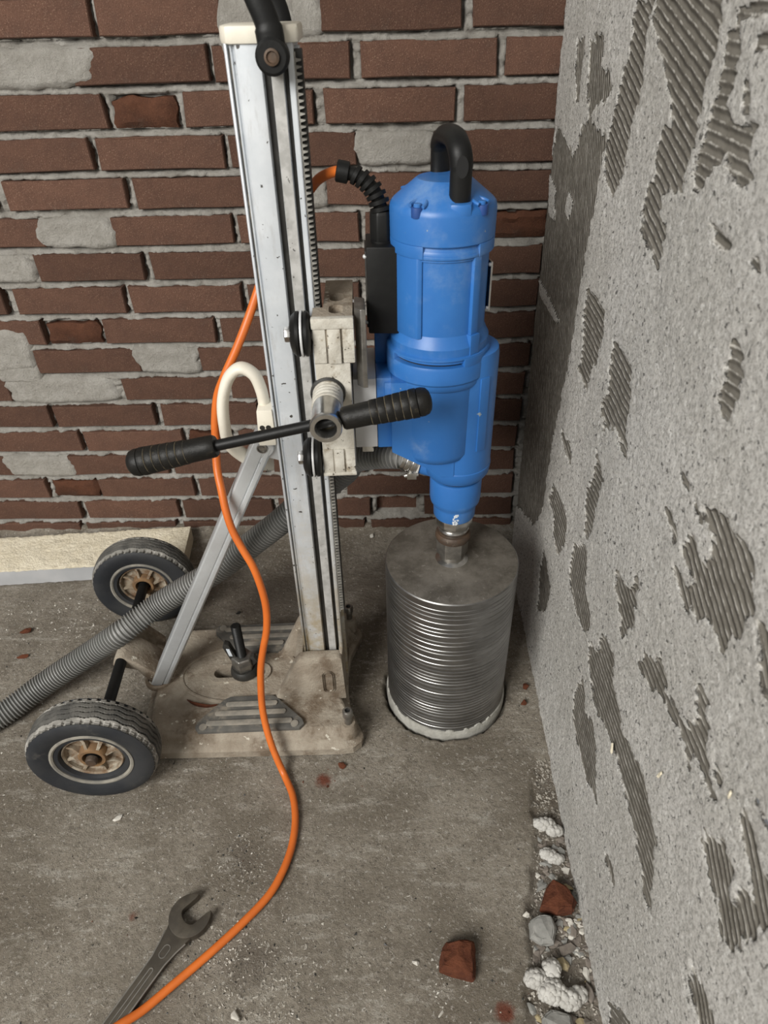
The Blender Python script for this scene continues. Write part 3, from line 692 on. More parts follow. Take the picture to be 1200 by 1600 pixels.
# carry handle on top of the column
hp = spline([(-197, -43, 979), (-199, -43, 1000), (-207, -42, 1022), (-216, -38, 1046), (-222, -20, 1064), (-222, 8, 1068), (-222, 36, 1064), (-214, 54, 1046), (-203, 58, 1022), (-196, 58, 1000), (-196, 58, 981)], 8)
b = MB(); b.tube(hp, [13.0 if k < 8 else 11.5 for k in range(len(hp))], 16, 0.62, Vector((1, 0, 0))); hd = S(b, 'carry_handle', 'black', None)
for v0, v1 in ((-53, -33.5), (50, 66)):
    b = MB(); b.lathe([(12, 0), (15.5, 2), (15.5, v1 - v0 - 2), (13, v1 - v0)], 32, frame((-197, v1, 976), (0, -1, 0))); S(b, 'pivot_boss', 'black', hd)
b = MB(); b.lathe([(7, 0), (7, 3), (5.0, 3.6), (4.2, 1.5), (.3, 1.5)], 24, frame((-197, -52.5, 976), (0, -1, 0))); S(b, 'pivot_bolt', 'rusty', hd)
b = MB(); b.cyl((-197, 40, 976), (0, 14, 0), 9); S(b, 'pivot_spacer', 'cream', hd)

# carriage
CB = (-181, -134)
b = MB()
plan = [(-181, -66), (-140, -66), (-140, 62), (-169, 62), (-169, -31), (-181, -31)]
b.prism(plan, 524, 700)
car = S(b, 'carriage', 'carriage', None, bevel=1.6)
bm = bmesh.new()                                 # upper block with two slots sunk into its top
Pl = [(-181, -66), (-135, -66), (-135, 62), (-169, 62), (-169, -31), (-181, -31)]
def lv(pts, z): return [bm.verts.new(((p[0] - SO[0]) * .001, (p[1] - SO[1]) * .001, z * .001)) for p in pts]
a0 = lv(Pl, 678); a1 = lv(Pl, 732); ed = [bm.edges.new((a1[i], a1[(i + 1) % 6])) for i in range(6)]
for i in range(6): bm.faces.new((a0[i], a0[(i + 1) % 6], a1[(i + 1) % 6], a1[i]))
for cy in (-37, 2):
    ov = [(q[1] - 154, q[0] + cy) for q in oval(0, 0, 13.5, 8.5, 28)]; h0 = lv(ov, 732); h1 = lv(ov, 705)
    ed += [bm.edges.new((h0[i], h0[(i + 1) % 28])) for i in range(28)]
    for i in range(28): bm.faces.new((h0[i], h0[(i + 1) % 28], h1[(i + 1) % 28], h1[i]))
    bm.faces.new(h1)
bmesh.ops.triangle_fill(bm, edges=ed, use_beauty=True); bmesh.ops.recalc_face_normals(bm, faces=bm.faces[:])
me = bpy.data.meshes.new('upper_block'); bm.to_mesh(me); bm.free(); me.materials.append(MAT['base'])
ub = bpy.data.objects.new('upper_block', me); COL.objects.link(ub); ub.parent = car
b = MB(); b.box(-182, -134, -70, -61, 721, 733.5); S(b, 'top_lip', 'carriage', car, bevel=1.4)
b = MB()
for x0, x1, pz in ((-181, -166.5, -68.0), (-164.5, -149.5, -70), (-147.5, -134, -68.0)): b.box(x0, x1, pz, -62, 679, 721)
S(b, 'cast_rib', 'carriage', car, bevel=1.5)
b = MB()
for x0, x1, pz in ((-181, -168, -68.0), (-166, -154, -69.5), (-152, -140, -68.0)): b.box(x0, x1, pz, -62, 527, 562)
b.box(-182, -139, -70, -58, 523, 528)
S(b, 'cast_rib', 'carriage', car, bevel=1.5)
b = MB(); b.lathe([(0.3, 731.6), (7, 731.6), (8, 731)], 20, Matrix.Translation((-140, -10, 0))); S(b, 'dowel_end', 'mount', car)
# guide rollers
for z in (711, 544):
    M = frame((-207, -55.5, z), (1, 0, 0))
    b = MB(); b.lathe([(15, 0), (21, 2), (25.5, 7), (25.5, 10.5), (23.6, 10.9), (23.6, 11.8), (25.5, 12.2), (25.5, 15), (23.6, 15.4), (23.6, 16.4), (25.5, 16.8), (25.5, 20), (22, 23), (14, 24.5)], 44, M); ro = S(b, 'guide_roller', 'black', car)
    b = MB(); b.lathe([(25.7, 12.4), (26.0, 13), (26.0, 14.6), (25.7, 15)], 44, M, False, False); S(b, 'worn_band', 'mount', ro)
    b = MB(); b.lathe([(8, -7), (9, -6), (9, 1)], 6, M); S(b, 'roller_bolt', 'steel', ro, bevel=.6)
    b = MB(); b.lathe([(8, 24), (8, 30)], 16, M); S(b, 'roller_spacer', 'darksteel', ro)
# crank spindle and lever
b = MB(); M = frame((-168.5, -64, 640), (0, -1, 0))
b.lathe([(21, 0), (21, 4), (18.5, 5), (18.5, 2)], 36, M, False, False); S(b, 'spindle_seal', 'rack', car)
b = MB(); pr = [(17.2, 0)]
for i in range(4): pr += [(17.6, 4 + i * 7), (18.2, 6 + i * 7), (17.6, 8.5 + i * 7), (16.6, 9.8 + i * 7)]
pr += [(17.6, 33), (18.2, 36), (17.2, 38)]
b.lathe(pr, 36, M); sp = S(b, 'crank_spindle', 'carriage', None)
b = MB(); b.lathe([(16.6, 36), (16.8, 42), (16.8, 79), (18.2, 80.5), (18.2, 85), (17.2, 86.5), (12.6, 86.5), (11.8, 85), (11.8, 60)], 40, M, False, False); S(b, 'crank_tube', 'steel', sp)
b = MB(); b.lathe([(11.9, 61), (.2, 61)], 24, M, False, True); S(b, 'tube_bore', 'ochre', sp)
dl = Vector((1, 0, 0.2)).normalized(); pc = Vector((-169, -131, 637.5))
b = MB(); b.cyl(pc - dl * 160, dl * 200, 6.6, 20); lev = S(b, 'crank_lever', 'black', None)
def grip(c, d, L):
    g = MB(); M = frame(c, d); pr = [(6.8, -0.5), (11.5, 0), (13.0, 2.5), (13.4, 12), (13.6, 34)]
    for i in range(6):
        h = 36 + i * 9.6; r = 14.0 + i * .45; pr += [(r, h), (r + .35, h + 1), (r + .45, h + 7.8), (r + .1, h + 8.6), (r - 1.2, h + 9.0)]
    k = pr[-1][1]; pr += [(16.2, k + .6), (16.2, k + 6), (14.6, k + 11.5), (10.5, k + 15), (5, k + 16.6), (.3, k + 17)]
    s_ = L / pr[-1][1]; g.lathe([(r, h * s_) for r, h in pr], 32, M); go = S(g, 'lever_grip', 'rubbergrip', lev)
    for i in range(6):
        w_ = MB(); h = (36 + i * 9.6) * s_; r = 14.0 + i * .45; w_.lathe([(r - .6, h - .75), (r + .1, h - .3), (r + .1, h + .1), (r - .6, h + .5)], 28, M, False, False); S(w_, 'dusty_groove', 'gripdust', go)
    return go
grip(pc - dl * 130, -dl, 107); grip(pc + dl * 19, dl, 102)
# wedge bar and mounting plate
b = MB(); b.prism([(-133, -50), (-126, -58), (-120, -58), (-121, -20), (-133, -14)], 641, 738); S(b, 'wedge_bar', 'darksteel', None, bevel=1.2)
b = MB(); b.prism([(-139, -34), (-110.5, -34), (-110.5, 60), (-139, 60)], 543, 641); mt = S(b, 'motor_mount', 'mount', None, bevel=.9)
b = MB(); b.box(-131, -116, -30, 10, 533, 544); S(b, 'mount_foot', 'carriage', mt, bevel=1)
# loop handle, clamp and strut
b = MB(); b.box(CU0 + 43.2, CU0 + 54.4, F0 + .9, F0 + 2, 50, 984); S(b, 'guide_rail', 'rail', column)
b = MB(); b.box(CU0 + 3.9, CU0 + 5.5, F0 + 8.6, F0 + 10.4, 50, 982); S(b, 'side_groove', 'pad', column)
T = lambda P: [W2L(*q) for q in P]
lp = spline(T([(-172, -462, 566), (-173, -464, 590), (-174, -465, 614), (-181, -465, 637), (-197, -465, 646), (-214, -465, 632), (-226, -465, 601), (-230, -465, 566), (-230, -456, 529), (-213, -436, 492), (-202, -420, 474), (-184, -412, 468)]), 8)
b = MB(); b.tube(lp, 7.6, 16, 1.5, Vector((1, 0, 0))); S(b, 'loop_handle', 'cream', None)
b = MB(); u0 = W2L(-183, -478)[0]; b.prism([(u0, 545), (CU0 + .5, 545), (CU0 + .5, 598), (u0 + 3, 598)], -26, 8, 'y'); cl = S(b, 'handle_clamp', 'cream', None, bevel=3)
for du in (8, 16):
    h_ = MB(); h_.lathe([(3.4, 0), (3.4, 1.2), (.2, 1.2)], 16, frame((u0 + du, -25.4, 573), (0, -1, 0))); S(h_, 'clamp_hole', 'rack', cl)
sv = 11.0; q0 = Vector((-514, sv, 40)); q1 = Vector((-263, sv, 540)); sd = (q1 - q0).normalized(); sn = Vector((0, 1, 0)); sw = sd.cross(sn).normalized()
Ms = Matrix(((sw.x, sn.x, sd.x, q0.x), (sw.y, sn.y, sd.y, q0.y), (sw.z, sn.z, sd.z, q0.z), (0, 0, 0, 1)))
SL = (q1 - q0).length
b = MB(); hw, hd_ = 14.5, 19
b.prism([(-hw, -hd_ + 4), (-hw + 3, -hd_), (-hw + 8, -hd_), (-hw + 9, -hd_ + 2), (-hw + 10.5, -hd_ + 2), (-hw + 11.5, -hd_), (hw - 2, -hd_), (hw, -hd_ + 2), (hw, hd_), (-hw, hd_)], 0, SL - 8, 'z', Ms)
st = S(b, 'support_strut', 'strut', None, bevel=.8)
b = MB(); b.lathe([(15.2, 0), (16, 1), (16, 35), (15, 36)], 32, frame(q1 - sd * 10 + Vector((0, 17.5, 0)), (0, -1, 0))); S(b, 'strut_head', 'strut', st)
b = MB(); b.lathe([(7.2, 0), (7.2, 2.4), (5.8, 3.0), (5.0, .9), (3.2, .9), (3.0, 1.8), (.2, 1.8)], 24, frame(q1 - sd * 10 + Vector((0, -18.4, 0)), (0, -1, 0))); S(b, 'strut_bolt', 'darksteel', st)
b = MB(); b.prism([(-272, 515), (CU0 + .5, 505), (CU0 + .5, 560), (-262, 556)], -2, 24, 'y'); S(b, 'strut_bracket', 'strut', None, bevel=2)
b = MB(); b.ring([(-514 + 27 * math.cos(t), sv + 27 * math.sin(t)) for t in np.linspace(0, 6.2832, 29)[:-1]], [(-514 + 21 * math.cos(t), sv + 21 * math.sin(t)) for t in np.linspace(0, 6.2832, 29)[:-1]], 40, 49); S(b, 'strut_seat', 'base', None, bevel=1.5)
# axle, bracket, wheels
wa = Vector((-563, -168, 98)); wb = Vector((-578, 213, 98)); ad = (wb - wa).normalized()
b = MB(); b.cyl(wa - ad * 18, ad * ((wb - wa).length + 36), 9.5, 20); S(b, 'axle', 'black', None)
b = MB(); b.prism([(-588, 88), (-580, 107), (-566, 110), (-548, 98), (-512, 60), (-506, 40), (-524, 24), (-548, 74)], 4, 62, 'y'); S(b, 'axle_bracket', 'base', None, bevel=5)
b = MB(); b.prism([(-590, 86), (-584, 108), (-562, 104), (-522, 52), (-530, 24)], 92, 104, 'y'); S(b, 'axle_lug', 'base', None, bevel=3)
def tri(x): x = x - math.floor(x); return 4 * abs(x - .5) - 1
def wheel(c, outward):
    M = frame(c, ad * outward)                   # local z = visible face direction
    root = bpy.data.objects.new('transport_wheel', None); COL.objects.link(root); root.parent = stand; root.empty_display_size = .03
    R, n = 98.0, 352
    # tread band
    ts = np.linspace(-23, 23, 47); t = MB(); loops = []
    for i in range(n):
        a = 2 * math.pi * i / n; loop = []; zz = tri(i * 22 / n)
        for x in ts:
            r = R - 5.0 * (abs(x) / 23) ** 3
            for c0 in (-12.5, -4.2, 4.2, 12.5):
                if abs(x - (c0 + 1.5 * zz)) < 1.15: r -= 4.2
            if abs(x) > 16.2:
                q = (i * 44 / n) % 1.0
                if q < .36: r -= 4.2
                if 17.8 < abs(x) < 19.0: r -= 1.6
            loop.append(M @ Vector((r * math.cos(a), r * math.sin(a), x)))
        loops.append(loop)
    V = [p_ for l in loops for p_ in l]; m_ = len(ts)
    Fc = [(i * m_ + j, ((i + 1) % n) * m_ + j, ((i + 1) % n) * m_ + j + 1, i * m_ + j + 1) for i in range(n) for j in range(m_ - 1)]
    t.add(V, Fc); to = S(t, 'tyre_tread', 'tread', root, ang=25, fix=False); to.data.materials.append(MAT['treaddust'])
    for p_ in to.data.polygons:
        if 13.5 < abs(ts[p_.index % (m_ - 1)] + .5) < 21: p_.material_index = 1
    t = MB(); t.lathe([(58, -17), (66, -23), (79, -26.5), (88, -26), (92.6, -23.4), (88, -20), (88, 20), (92.6, 23.4), (88, 26), (79, 26.5), (66, 23.5), (60, 20), (56, 18)], 88, M, False, False); S(t, 'tyre_sidewall', 'tyre', root)
    t = MB()
    for sg in (1, -1): t.lathe([(62.5, sg * 19.5), (61.5, sg * 22.6), (58.5, sg * 23.2), (56, sg * 21.5), (55, sg * 14)], 72, M, False, False)
    S(t, 'bead_ring', 'beadring', root)
    t = MB(); t.lathe([(57, -19), (54, -17), (47, -13), (45, -6), (45, 6), (47, 13), (49.5, 19.5), (54.5, 20.6), (57, 19)], 72, M, False, False); S(t, 'rim_band', 'tyre', root)
    t = MB(); t.lathe([(48, 12), (45, 9), (40, 5), (22, 4), (22, -4), (40, -5), (45, -9), (48, -12)], 64, M, False, False)
    t.lathe([(46.5, 13), (44.5, 15.5), (42.5, 13), (42.5, 4)], 64, M, False, False)
    for k in range(8):
        Mk = M @ Matrix.Rotation(2 * math.pi * k / 8 + .2, 4, 'Z')
        t.prism([(19, -15), (44, -10), (44, 12), (33, 11), (19, 17)], -2.2, 2.2, 'y', Mk)
    S(t, 'rim', 'rim', root, ang=30)
    t = MB(); t.lathe([(22, 3), (22, 15), (19.5, 18.5), (15, 18.5), (14, 16), (14, 4)], 40, M, False, False); t.lathe([(14, -16), (20, -18), (22, -15), (22, -3)], 40, M, True, False); S(t, 'hub', 'hub', root)
    t = MB(); t.lathe([(13.8, 6), (.3, 6)], 24, M, False, False); t.lathe([(11, 8), (12.5, 9.5), (11, 11)], 24, M); S(t, 'hub_recess', 'void', root)
    t = MB(); t.lathe([(9, 6), (9, 24), (7.5, 26), (.3, 26.3)], 24, M, False, False); S(t, 'axle_end', 'rusty', root)
    return root
wheel(wa, -1); wheel(wb, -1)

# threaded anchor in the slot: fixed to the floor, its own thing
AO = L2W(-361, 12)
anchor = empty('anchor_rod', AO, RZ, 'black threaded anchor rod with wing nut standing in the slot of the base', 'anchor bolt')
b = MB(); pr = [(8, -4)]
z = 40.0
while z < 166: pr += [(7.2, z), (8.6, z + 1.7)]; z += 3.4
pr += [(8.2, 167), (6.5, 169), (.3, 169)]
b.lathe(pr, 20); b.build('threaded_rod', MAT['black'], anchor)
b = MB(); b.lathe([(19, 66), (20, 68), (20, 92), (18, 95), (9, 95)], 6, None, True, False, .35); b.build('hex_nut', MAT['darksteel'], anchor, bevel=1.2)
b = MB(); b.lathe([(23, 50.5), (25, 54), (24, 62), (21, 66), (9, 66)], 32); b.build('washer_cup', MAT['rack'], anchor)
b = MB(); b.prism([(-12, 84), (-20, 88), (-29, 122), (-25, 130), (-17, 126), (-9, 98)], -6, 6, 'y'); b.prism([(10, 74), (20, 74), (27, 84), (22, 96), (10, 92)], -7, 5, 'y'); b.build('nut_wing', MAT['rack'], anchor, bevel=2)
b = MB(); b.prism([(-20, 101), (-14, 100), (-17, 118), (-23, 119)], -7.2, -5.5, 'y'); b.build('paint_spot', MAT['whitemark'], anchor, bevel=.5)

# ------------------------------------------------------------------ drill motor
MO = (0.0, 0.0, 402.0)
motor = empty('drill_motor', L2W(0, 0, 402), RZ, 'blue core drill motor with black top handle, clamped to the white carriage', 'drill motor')
def D(mb, name, mat, parent=None, **kw): return mb.build(name, MAT[mat], parent or motor, o=MO, **kw)
A0 = Matrix.Translation((-30, 0, 0)); A1 = Matrix.Translation((-31, 0, 0))
b = MB(); b.lathe([(54, 690), (54.5, 787)], 64, A0); b.lathe([(60, 668), (60.5, 686), (58, 690), (54, 700)], 64, A0)
body = D(b, 'motor_housing', 'blue', ang=30)
# vertical ribs
def on_cyl(cx, r, a): return (cx + r * math.cos(a), r * math.sin(a))
for a, wd, r1, z0_, z1_ in ((math.radians(-52), 5.5, 58.5, 694, 790), (math.radians(200), 5, 57, 696, 786), (math.radians(20), 5, 57, 696, 786)):
    Mr = Matrix.Translation((-30, 0, 0)) @ Matrix.Rotation(a, 4, 'Z'); b = MB(); b.box(48, r1, -wd, wd, z0_, z1_, Mr); D(b, 'housing_rib', 'blue', body, bevel=1.2)
Mr = Matrix.Translation((-30, 0, 0)) @ Matrix.Rotation(math.radians(-52), 4, 'Z'); b = MB(); b.box(48, 61, -7.5, 7.5, 672, 700, Mr); D(b, 'rib_foot', 'blue', body, bevel=1.2)
b = MB(); b.prism([(-84, -22), (-72, -40), (-62, -50), (-56, -50), (-58, -30), (-70, 24), (-84, 24)], 697, 792); D(b, 'side_panel', 'blue', body, bevel=1.5)
b = MB(); b.box(54.2, 56.2, -20, 20, 715, 772, Matrix.Translation((-30, 0, 0)) @ Matrix.Rotation(math.radians(8), 4, 'Z')); npl = D(b, 'rating_plate', 'steel', body)
for z in (718, 769):
    r = MB(); r.sphere((0, 0, 0), 2.2, 10, 6); r.v = [tuple(Matrix.Translation((-30, 0, 0)) @ Matrix.Rotation(math.radians(-12), 4, 'Z') @ Vector((56.2 + p[0], p[1], z + p[2]))) for p in r.v]; D(r, 'plate_rivet', 'mount', npl)
b = MB(); b.lathe([(56.5, 786), (56.5, 797), (55, 800), (55, 804)], 64, A0); b.lathe([(58, 790), (58.3, 794), (57, 797)], 64, A0); D(b, 'collar', 'blue', body)
def sector(cx, r0, r1, a0_, a1_, n=40):
    return [on_cyl(cx, r1, math.radians(q)) for q in np.linspace(a0_, a1_, n)] + [on_cyl(cx, r0, math.radians(q)) for q in np.linspace(a1_, a0_, n)]
b = MB(); b.prism(sector(-30, 54, 59.6, -52, 244), 789, 802.5); b.prism(sector(-30, 54, 59.0, -116, -52, 16), 789, 792.5); D(b, 'collar_segment', 'blue', body, bevel=.7)
b = MB(); b.lathe([(57, 801), (59.5, 803), (59.8, 832), (58.6, 837), (56, 840), (32, 859), (29, 861), (.3, 862)], 64, A0); cap = D(b, 'motor_cap', 'blue', ang=28)
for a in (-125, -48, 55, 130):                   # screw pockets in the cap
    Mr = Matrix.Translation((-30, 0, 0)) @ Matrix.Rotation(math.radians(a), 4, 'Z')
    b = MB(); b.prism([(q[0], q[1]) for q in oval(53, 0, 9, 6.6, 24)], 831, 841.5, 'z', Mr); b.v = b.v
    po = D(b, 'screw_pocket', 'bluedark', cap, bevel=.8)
    b = MB(); b.lathe([(4.3, 838), (4.3, 844), (3.4, 845), (.2, 845)], 14, Mr @ Matrix.Translation((55, 0, 0))); D(b, 'cap_screw', 'blue', po)
    b = MB(); b.tube([Mr @ Vector((54 - 11 * math.cos(t), 8.4 * math.sin(t), 843.5 + 3 * math.cos(t))) for t in np.linspace(-1.9, 1.9, 15)], 2.0, 8); D(b, 'pocket_lip', 'blue', po)
hw_ = spline([(-17, -41, 838), (-17, -42, 862), (-17, -42, 880), (-19, -38, 893), (-22, -24, 901), (-26, -4, 902), (-29, 14, 899), (-31, 26, 890), (-31, 29, 874), (-31, 29, 850)], 7)
b = MB(); b.tube(hw_, [9.5 if 12 < k < 52 else 9.0 for k in range(len(hw_))], 16, 1.28, Vector((0, 1, 0))); th = D(b, 'top_handle', 'black', cap)
b = MB(); b.prism([(-17 + 6.2 * math.cos(t), 879 + 10.5 * math.sin(t)) for t in np.linspace(0, 6.2832, 25)[:-1]], -51.7, -49, 'y'); D(b, 'painted_handle_hole', 'void', th)  # black disc on the strap, the shaded hole put in as colour
b = MB(); b.prism([(-31, -44), (-28, -55), (-17, -58), (-6, -55), (-3, -44), (-6, -28), (-28, -28)], 830, 845); D(b, 'handle_boss', 'blue', cap, bevel=3); b = MB(); b.prism([(-43, 16), (-19, 16), (-19, 42), (-43, 42)], 838, 858); D(b, 'handle_boss', 'blue', cap, bevel=3)
# gearbox
b = MB(); b.prism(sector(-31, 54, 64.2, -66, 208), 660, 674); ring = D(b, 'vent_ring', 'blue', bevel=1.0)
b = MB(); b.prism(sector(-31, 40, 56.5, -154, -64, 20), 662, 674); D(b, 'vent_slot', 'void', ring)  # black liner, shade inside the slot put into its colour
b = MB(); b.lathe([(55, 672.5), (63.6, 673.2), (63.4, 675), (58, 677)], 64, A1, False, False); D(b, 'vent_lip', 'blue', ring)
b = MB(); b.lathe([(62.5, 640), (64.5, 643), (64.8, 661), (63.5, 664.5), (60, 665)], 64, A1); b.lathe([(60.5, 632), (62.5, 636), (62.5, 641)], 64, A1); D(b, 'gearbox_flange', 'blue', ang=30)
b = MB(); b.lathe([(30, 518), (48, 520), (54, 525), (57.5, 534), (58.5, 640)], 64, A1)
b.lathe([(34, 477.5), (41, 478.5), (45.2, 485), (46.8, 496), (46.8, 499), (46, 500), (46.4, 660), (45, 668), (40, 670)], 56)
b.prism([(-92, 640), (-31, 640), (-10, 640), (-10, 498), (-30, 500), (-50, 516), (-92, 541)], -46, 46, 'y')
gb = D(b, 'gearbox', 'blue', bevel=0, ang=32)
b = MB(); b.box(-110, -91, -33, 60, 541, 641); b.prism([(-110, 12), (-84, 12), (-84, 58), (-110, 58)], 636, 690); b.box(-100, -84, -37, -28, 585, 636); D(b, 'mounting_flange', 'blue', gb, bevel=1.6)
b = MB(); Mr = Matrix.Rotation(math.radians(-58), 4, 'Z'); b.box(44, 47.6, -7, 7, 535, 640, Mr); D(b, 'raised_panel', 'blue', gb, bevel=.8)
b = MB(); b.lathe([(33.5, 470), (33.5, 480)], 48); D(b, 'shadow_gap', 'void', gb)  # black sleeve standing in for the shade between gearbox and nose
b = MB(); b.lathe([(29.0, 402), (30.4, 404.5), (31.0, 421), (31.4, 424), (35.6, 430), (36.6, 436), (37, 468.5), (36, 471.5), (33, 472.5)], 56); nose = D(b, 'spindle_nose', 'blue', ang=30)
sp0 = Vector((-26, -2, 484)); sdir = Vector((-.93, .20, .22)).normalized()
b = MB(); b.cyl(sp0, sdir * 27, 14.5, 32); D(b, 'water_spigot', 'blue', nose)
b = MB(); b.cyl(sp0 + sdir * 26, sdir * 4, 17.5, 32); D(b, 'spigot_ring', 'foam', nose)
rs = random.Random(3); b = MB()                  # chalky scuffs on the nose
for k in range(16):
    a = math.radians(rs.uniform(-103, -86)); z = rs.uniform(404, 421); r = 31.1; w2 = rs.uniform(.6, 1.6); h2 = rs.uniform(.6, 2.6)
    Mr = Matrix.Rotation(a, 4, 'Z'); b.box(r - .5, r + .25, -w2, w2, z - h2, z + h2, Mr)
D(b, 'paint_scuff', 'whitemark', nose)['label'] = 'small pale scuff marks'
# spindle below the nose
b = MB(); b.lathe([(27, 387), (28.2, 389), (28.2, 400), (27, 403)], 10, None, True, True, .3); spi = D(b, 'spindle_collar', 'steel', bevel=.7)
b = MB(); b.lathe([(20, 368), (21, 380), (22, 388)], 36); b.lathe([(22.5, 374), (23.5, 376.5), (22.5, 379)], 36); D(b, 'spindle_shaft', 'steel', spi)
# terminal box and cable boot
b = MB(); b.prism([(-117, -21), (-81, -24), (-80, 36), (-117, 36)], 694, 795); bx_ = D(b, 'switch_box', 'black', bevel=2)
b = MB(); b.box(-118.8, -116, -16, 30, 700, 789); D(b, 'box_cover', 'rack', bx_, bevel=.8)
for z in (706, 783):
    r = MB(); r.sphere((-118.5, -14, z), 2.6, 12, 8); D(r, 'cover_screw', 'mount', bx_)
b = MB(); b.ring([(-98 + 12.5 * math.cos(t), 0 + 10 * math.sin(t)) for t in np.linspace(0, 6.2832, 25)[:-1]], [(-98 + 11 * math.cos(t), 0 + 8.5 * math.sin(t)) for t in np.linspace(0, 6.2832, 25)[:-1]], 794, 797); D(b, 'box_dimple', 'black', bx_)
b = MB(); b.lathe([(15, 794), (14.5, 824), (13, 828)], 8, Matrix.Translation((-98, 6, 0)), True, True, .39); bt = D(b, 'cable_boot', 'black', bx_, bevel=1.5)
bp = spline([W2L(*q) for q in ((-14, -452, 822), (-16, -453, 834), (-22, -454, 848), (-31, -455, 858), (-42, -456, 865), (-54, -456, 868))], 12)
b = MB(); b.tube(bp, 7.6, 14)
bpr = resample(bp, 7.6)
for i, p_ in enumerate(bpr[1:-1]):
    d_ = (bpr[i + 2] - bpr[i]).normalized(); d_ = (d_ + Vector((0, .25, .12))).normalized()
    b.lathe([(7, -3), (11.8 - .25 * i, -2.6), (12 - .25 * i, 1.6), (7, 2.4)], 24, frame(p_, d_))
e_ = bp[-1]; b.lathe([(9, -6), (11.2, -5), (11.2, 7), (9.5, 8)], 24, frame(e_, bp[-1] - bp[-3]))
D(b, 'strain_relief', 'black', bt)

# ------------------------------------------------------------------ core bit
bit = empty('core_bit', (BIT[0], BIT[1], 0), RZ, 'wide ribbed steel core bit standing in its cut ring on the floor', 'core bit')
rk = random.Random(11); pr = []; z = -18.0
R0 = 104.0
while z < 303:
    if z < 168:                                  # close rounded ribs on the lower half
        st_ = rk.uniform(6.6, 8.6); d_ = rk.uniform(1.0, 1.9)
        pr += [(R0 - d_, z), (R0 - d_, z + .8), (R0 - .35, z + 1.6), (R0, z + 2.6), (R0 + .1, z + st_ * .55), (R0 - .1, z + st_ - 1.5), (R0 - .5, z + st_ - .6)]
    else:                                        # broad turned bands above
        st_ = rk.uniform(7.5, 12.5); d_ = rk.uniform(.7, 1.4)
        pr += [(R0 - d_, z), (R0 - d_, z + .9), (R0 - .1, z + 1.5), (R0 + .05, z + st_ * .5), (R0 - .15, z + st_ - .8)]
    z += st_
pr += [(R0, 309.5), (R0, 311.5), (R0 - 1.6, 313)]
b = MB(); b.lathe(pr, 128, None, False, False); b.build('barrel', MAT['bit'], bit, ang=30)
b = MB(); b.lathe([(R0 - 1.6, 313), (R0 - 3, 313.4), (70, 312.6), (44, 312.8), (40, 314.5), (33, 314.8), (22, 315.5), (20, 316)], 128, None, False, True); b.build('top_plate', MAT['bittop'], bit)
b = MB(); b.lathe([(26, 315), (23, 317), (19.5, 319), (19.5, 331)], 40); b.build('neck', MAT['steel'], bit)
b = MB(); b.lathe([(22, 326), (24.5, 327.5), (24.5, 357), (22, 358)], 6, None, True, True, math.radians(-60 - 2.5)); b.build('hex_nut', MAT['darksteel'], bit, bevel=.7)
b = MB(); b.lathe([(21, 356), (25.5, 357), (27, 361), (26.5, 366), (24, 369), (20, 369)], 44); b.build('rusty_washer', MAT['rusty'], bit)
n = 128; loops = []
rr_ = random.Random(4); tops = [8 + 8 * float(fbm(i / 7.0, .5, 77, 3)) + (5 if rr_.random() < .1 else 0) for i in range(n)]; tops[-1] = tops[0]
for lv in range(5):
    l = []
    for i in range(n):
        a = 2 * math.pi * i / n; t = tops[i]
        r, z = ((R0 + 2.4, -16), (R0 + 3.2, -1), (R0 + 2.9, t * .55), (R0 + 1.5, t), (R0 - 2, t + .5))[lv]
        l.append(((r + .9 * (float(fbm(i / 3.0, lv, 78, 2)) - .5)) * math.cos(a), (r) * math.sin(a), z))
    loops.append(l)
b = MB(); b.loft(loops, False, False); b.build('slurry_ring', MAT['dustring'], bit)['label'] = 'pale grey dust caked round the foot'

# ------------------------------------------------------------------ vacuum hose and power cable
hs = spline([L2W(*(sp0 + sdir * 30)), L2W(*(sp0 + sdir * 62)), (-60, -405, 470), (-84, -392, 436), (-140, -372, 378), (-192, -372, 328), (-254, -372, 274), (-318, -376, 222), (-372, -382, 190), (-428, -393, 158), (-461, -415, 144), (-492, -436, 130), (-543, -445, 96), (-603, -461, 61), (-650, -484, 38), (-702, -530, 23), (-760, -575, 22), (-850, -650, 22), (-960, -720, 22)], 16)
hs = resample(hs, 1.45); HL = len(hs)
b = MB(); rad = []
for i in range(HL):
    q = i * 1.45; base_r = 15.5 + 5.0 * float(sstep(0, 150, np.array(q)))
    ph_ = (q % 5.8) / 5.8
    rad.append(base_r + (1.5 if .3 < ph_ < .85 else -2.6))
b.tube(hs, rad, 24)
hose = b.build('suction_hose', MAT['hose'], None, o=(-480, -386, 0), loc=(-.480, -.386, 0), ang=60, fix=False)
tag(hose, 'grey corrugated suction hose running behind the column to the floor at left', 'hose')
b = MB(); d0 = (hs[6] - hs[0]).normalized()
for k in (4, 13): b.lathe([(18, 0), (18.8, .6), (18.8, 6.2), (18, 6.8)], 36, frame(hs[0] + d0 * k, d0), False, False)
b.lathe([(17.6, 0), (17.4, 24)], 36, frame(hs[0] + d0 * 1, d0), False, False)
cp = hs[0] + d0 * 9 + Vector((0, -14, -15)); b.box(cp.x - 7, cp.x + 6, cp.y - 5, cp.y + 5, cp.z - 5, cp.z + 5); b.cyl(cp - Vector((11, 0, 2)), Vector((20, 0, 3)), 3.2, 10)
b.build('hose_clamp', MAT['steel'], hose, o=(-480, -386, 0), bevel=.5)

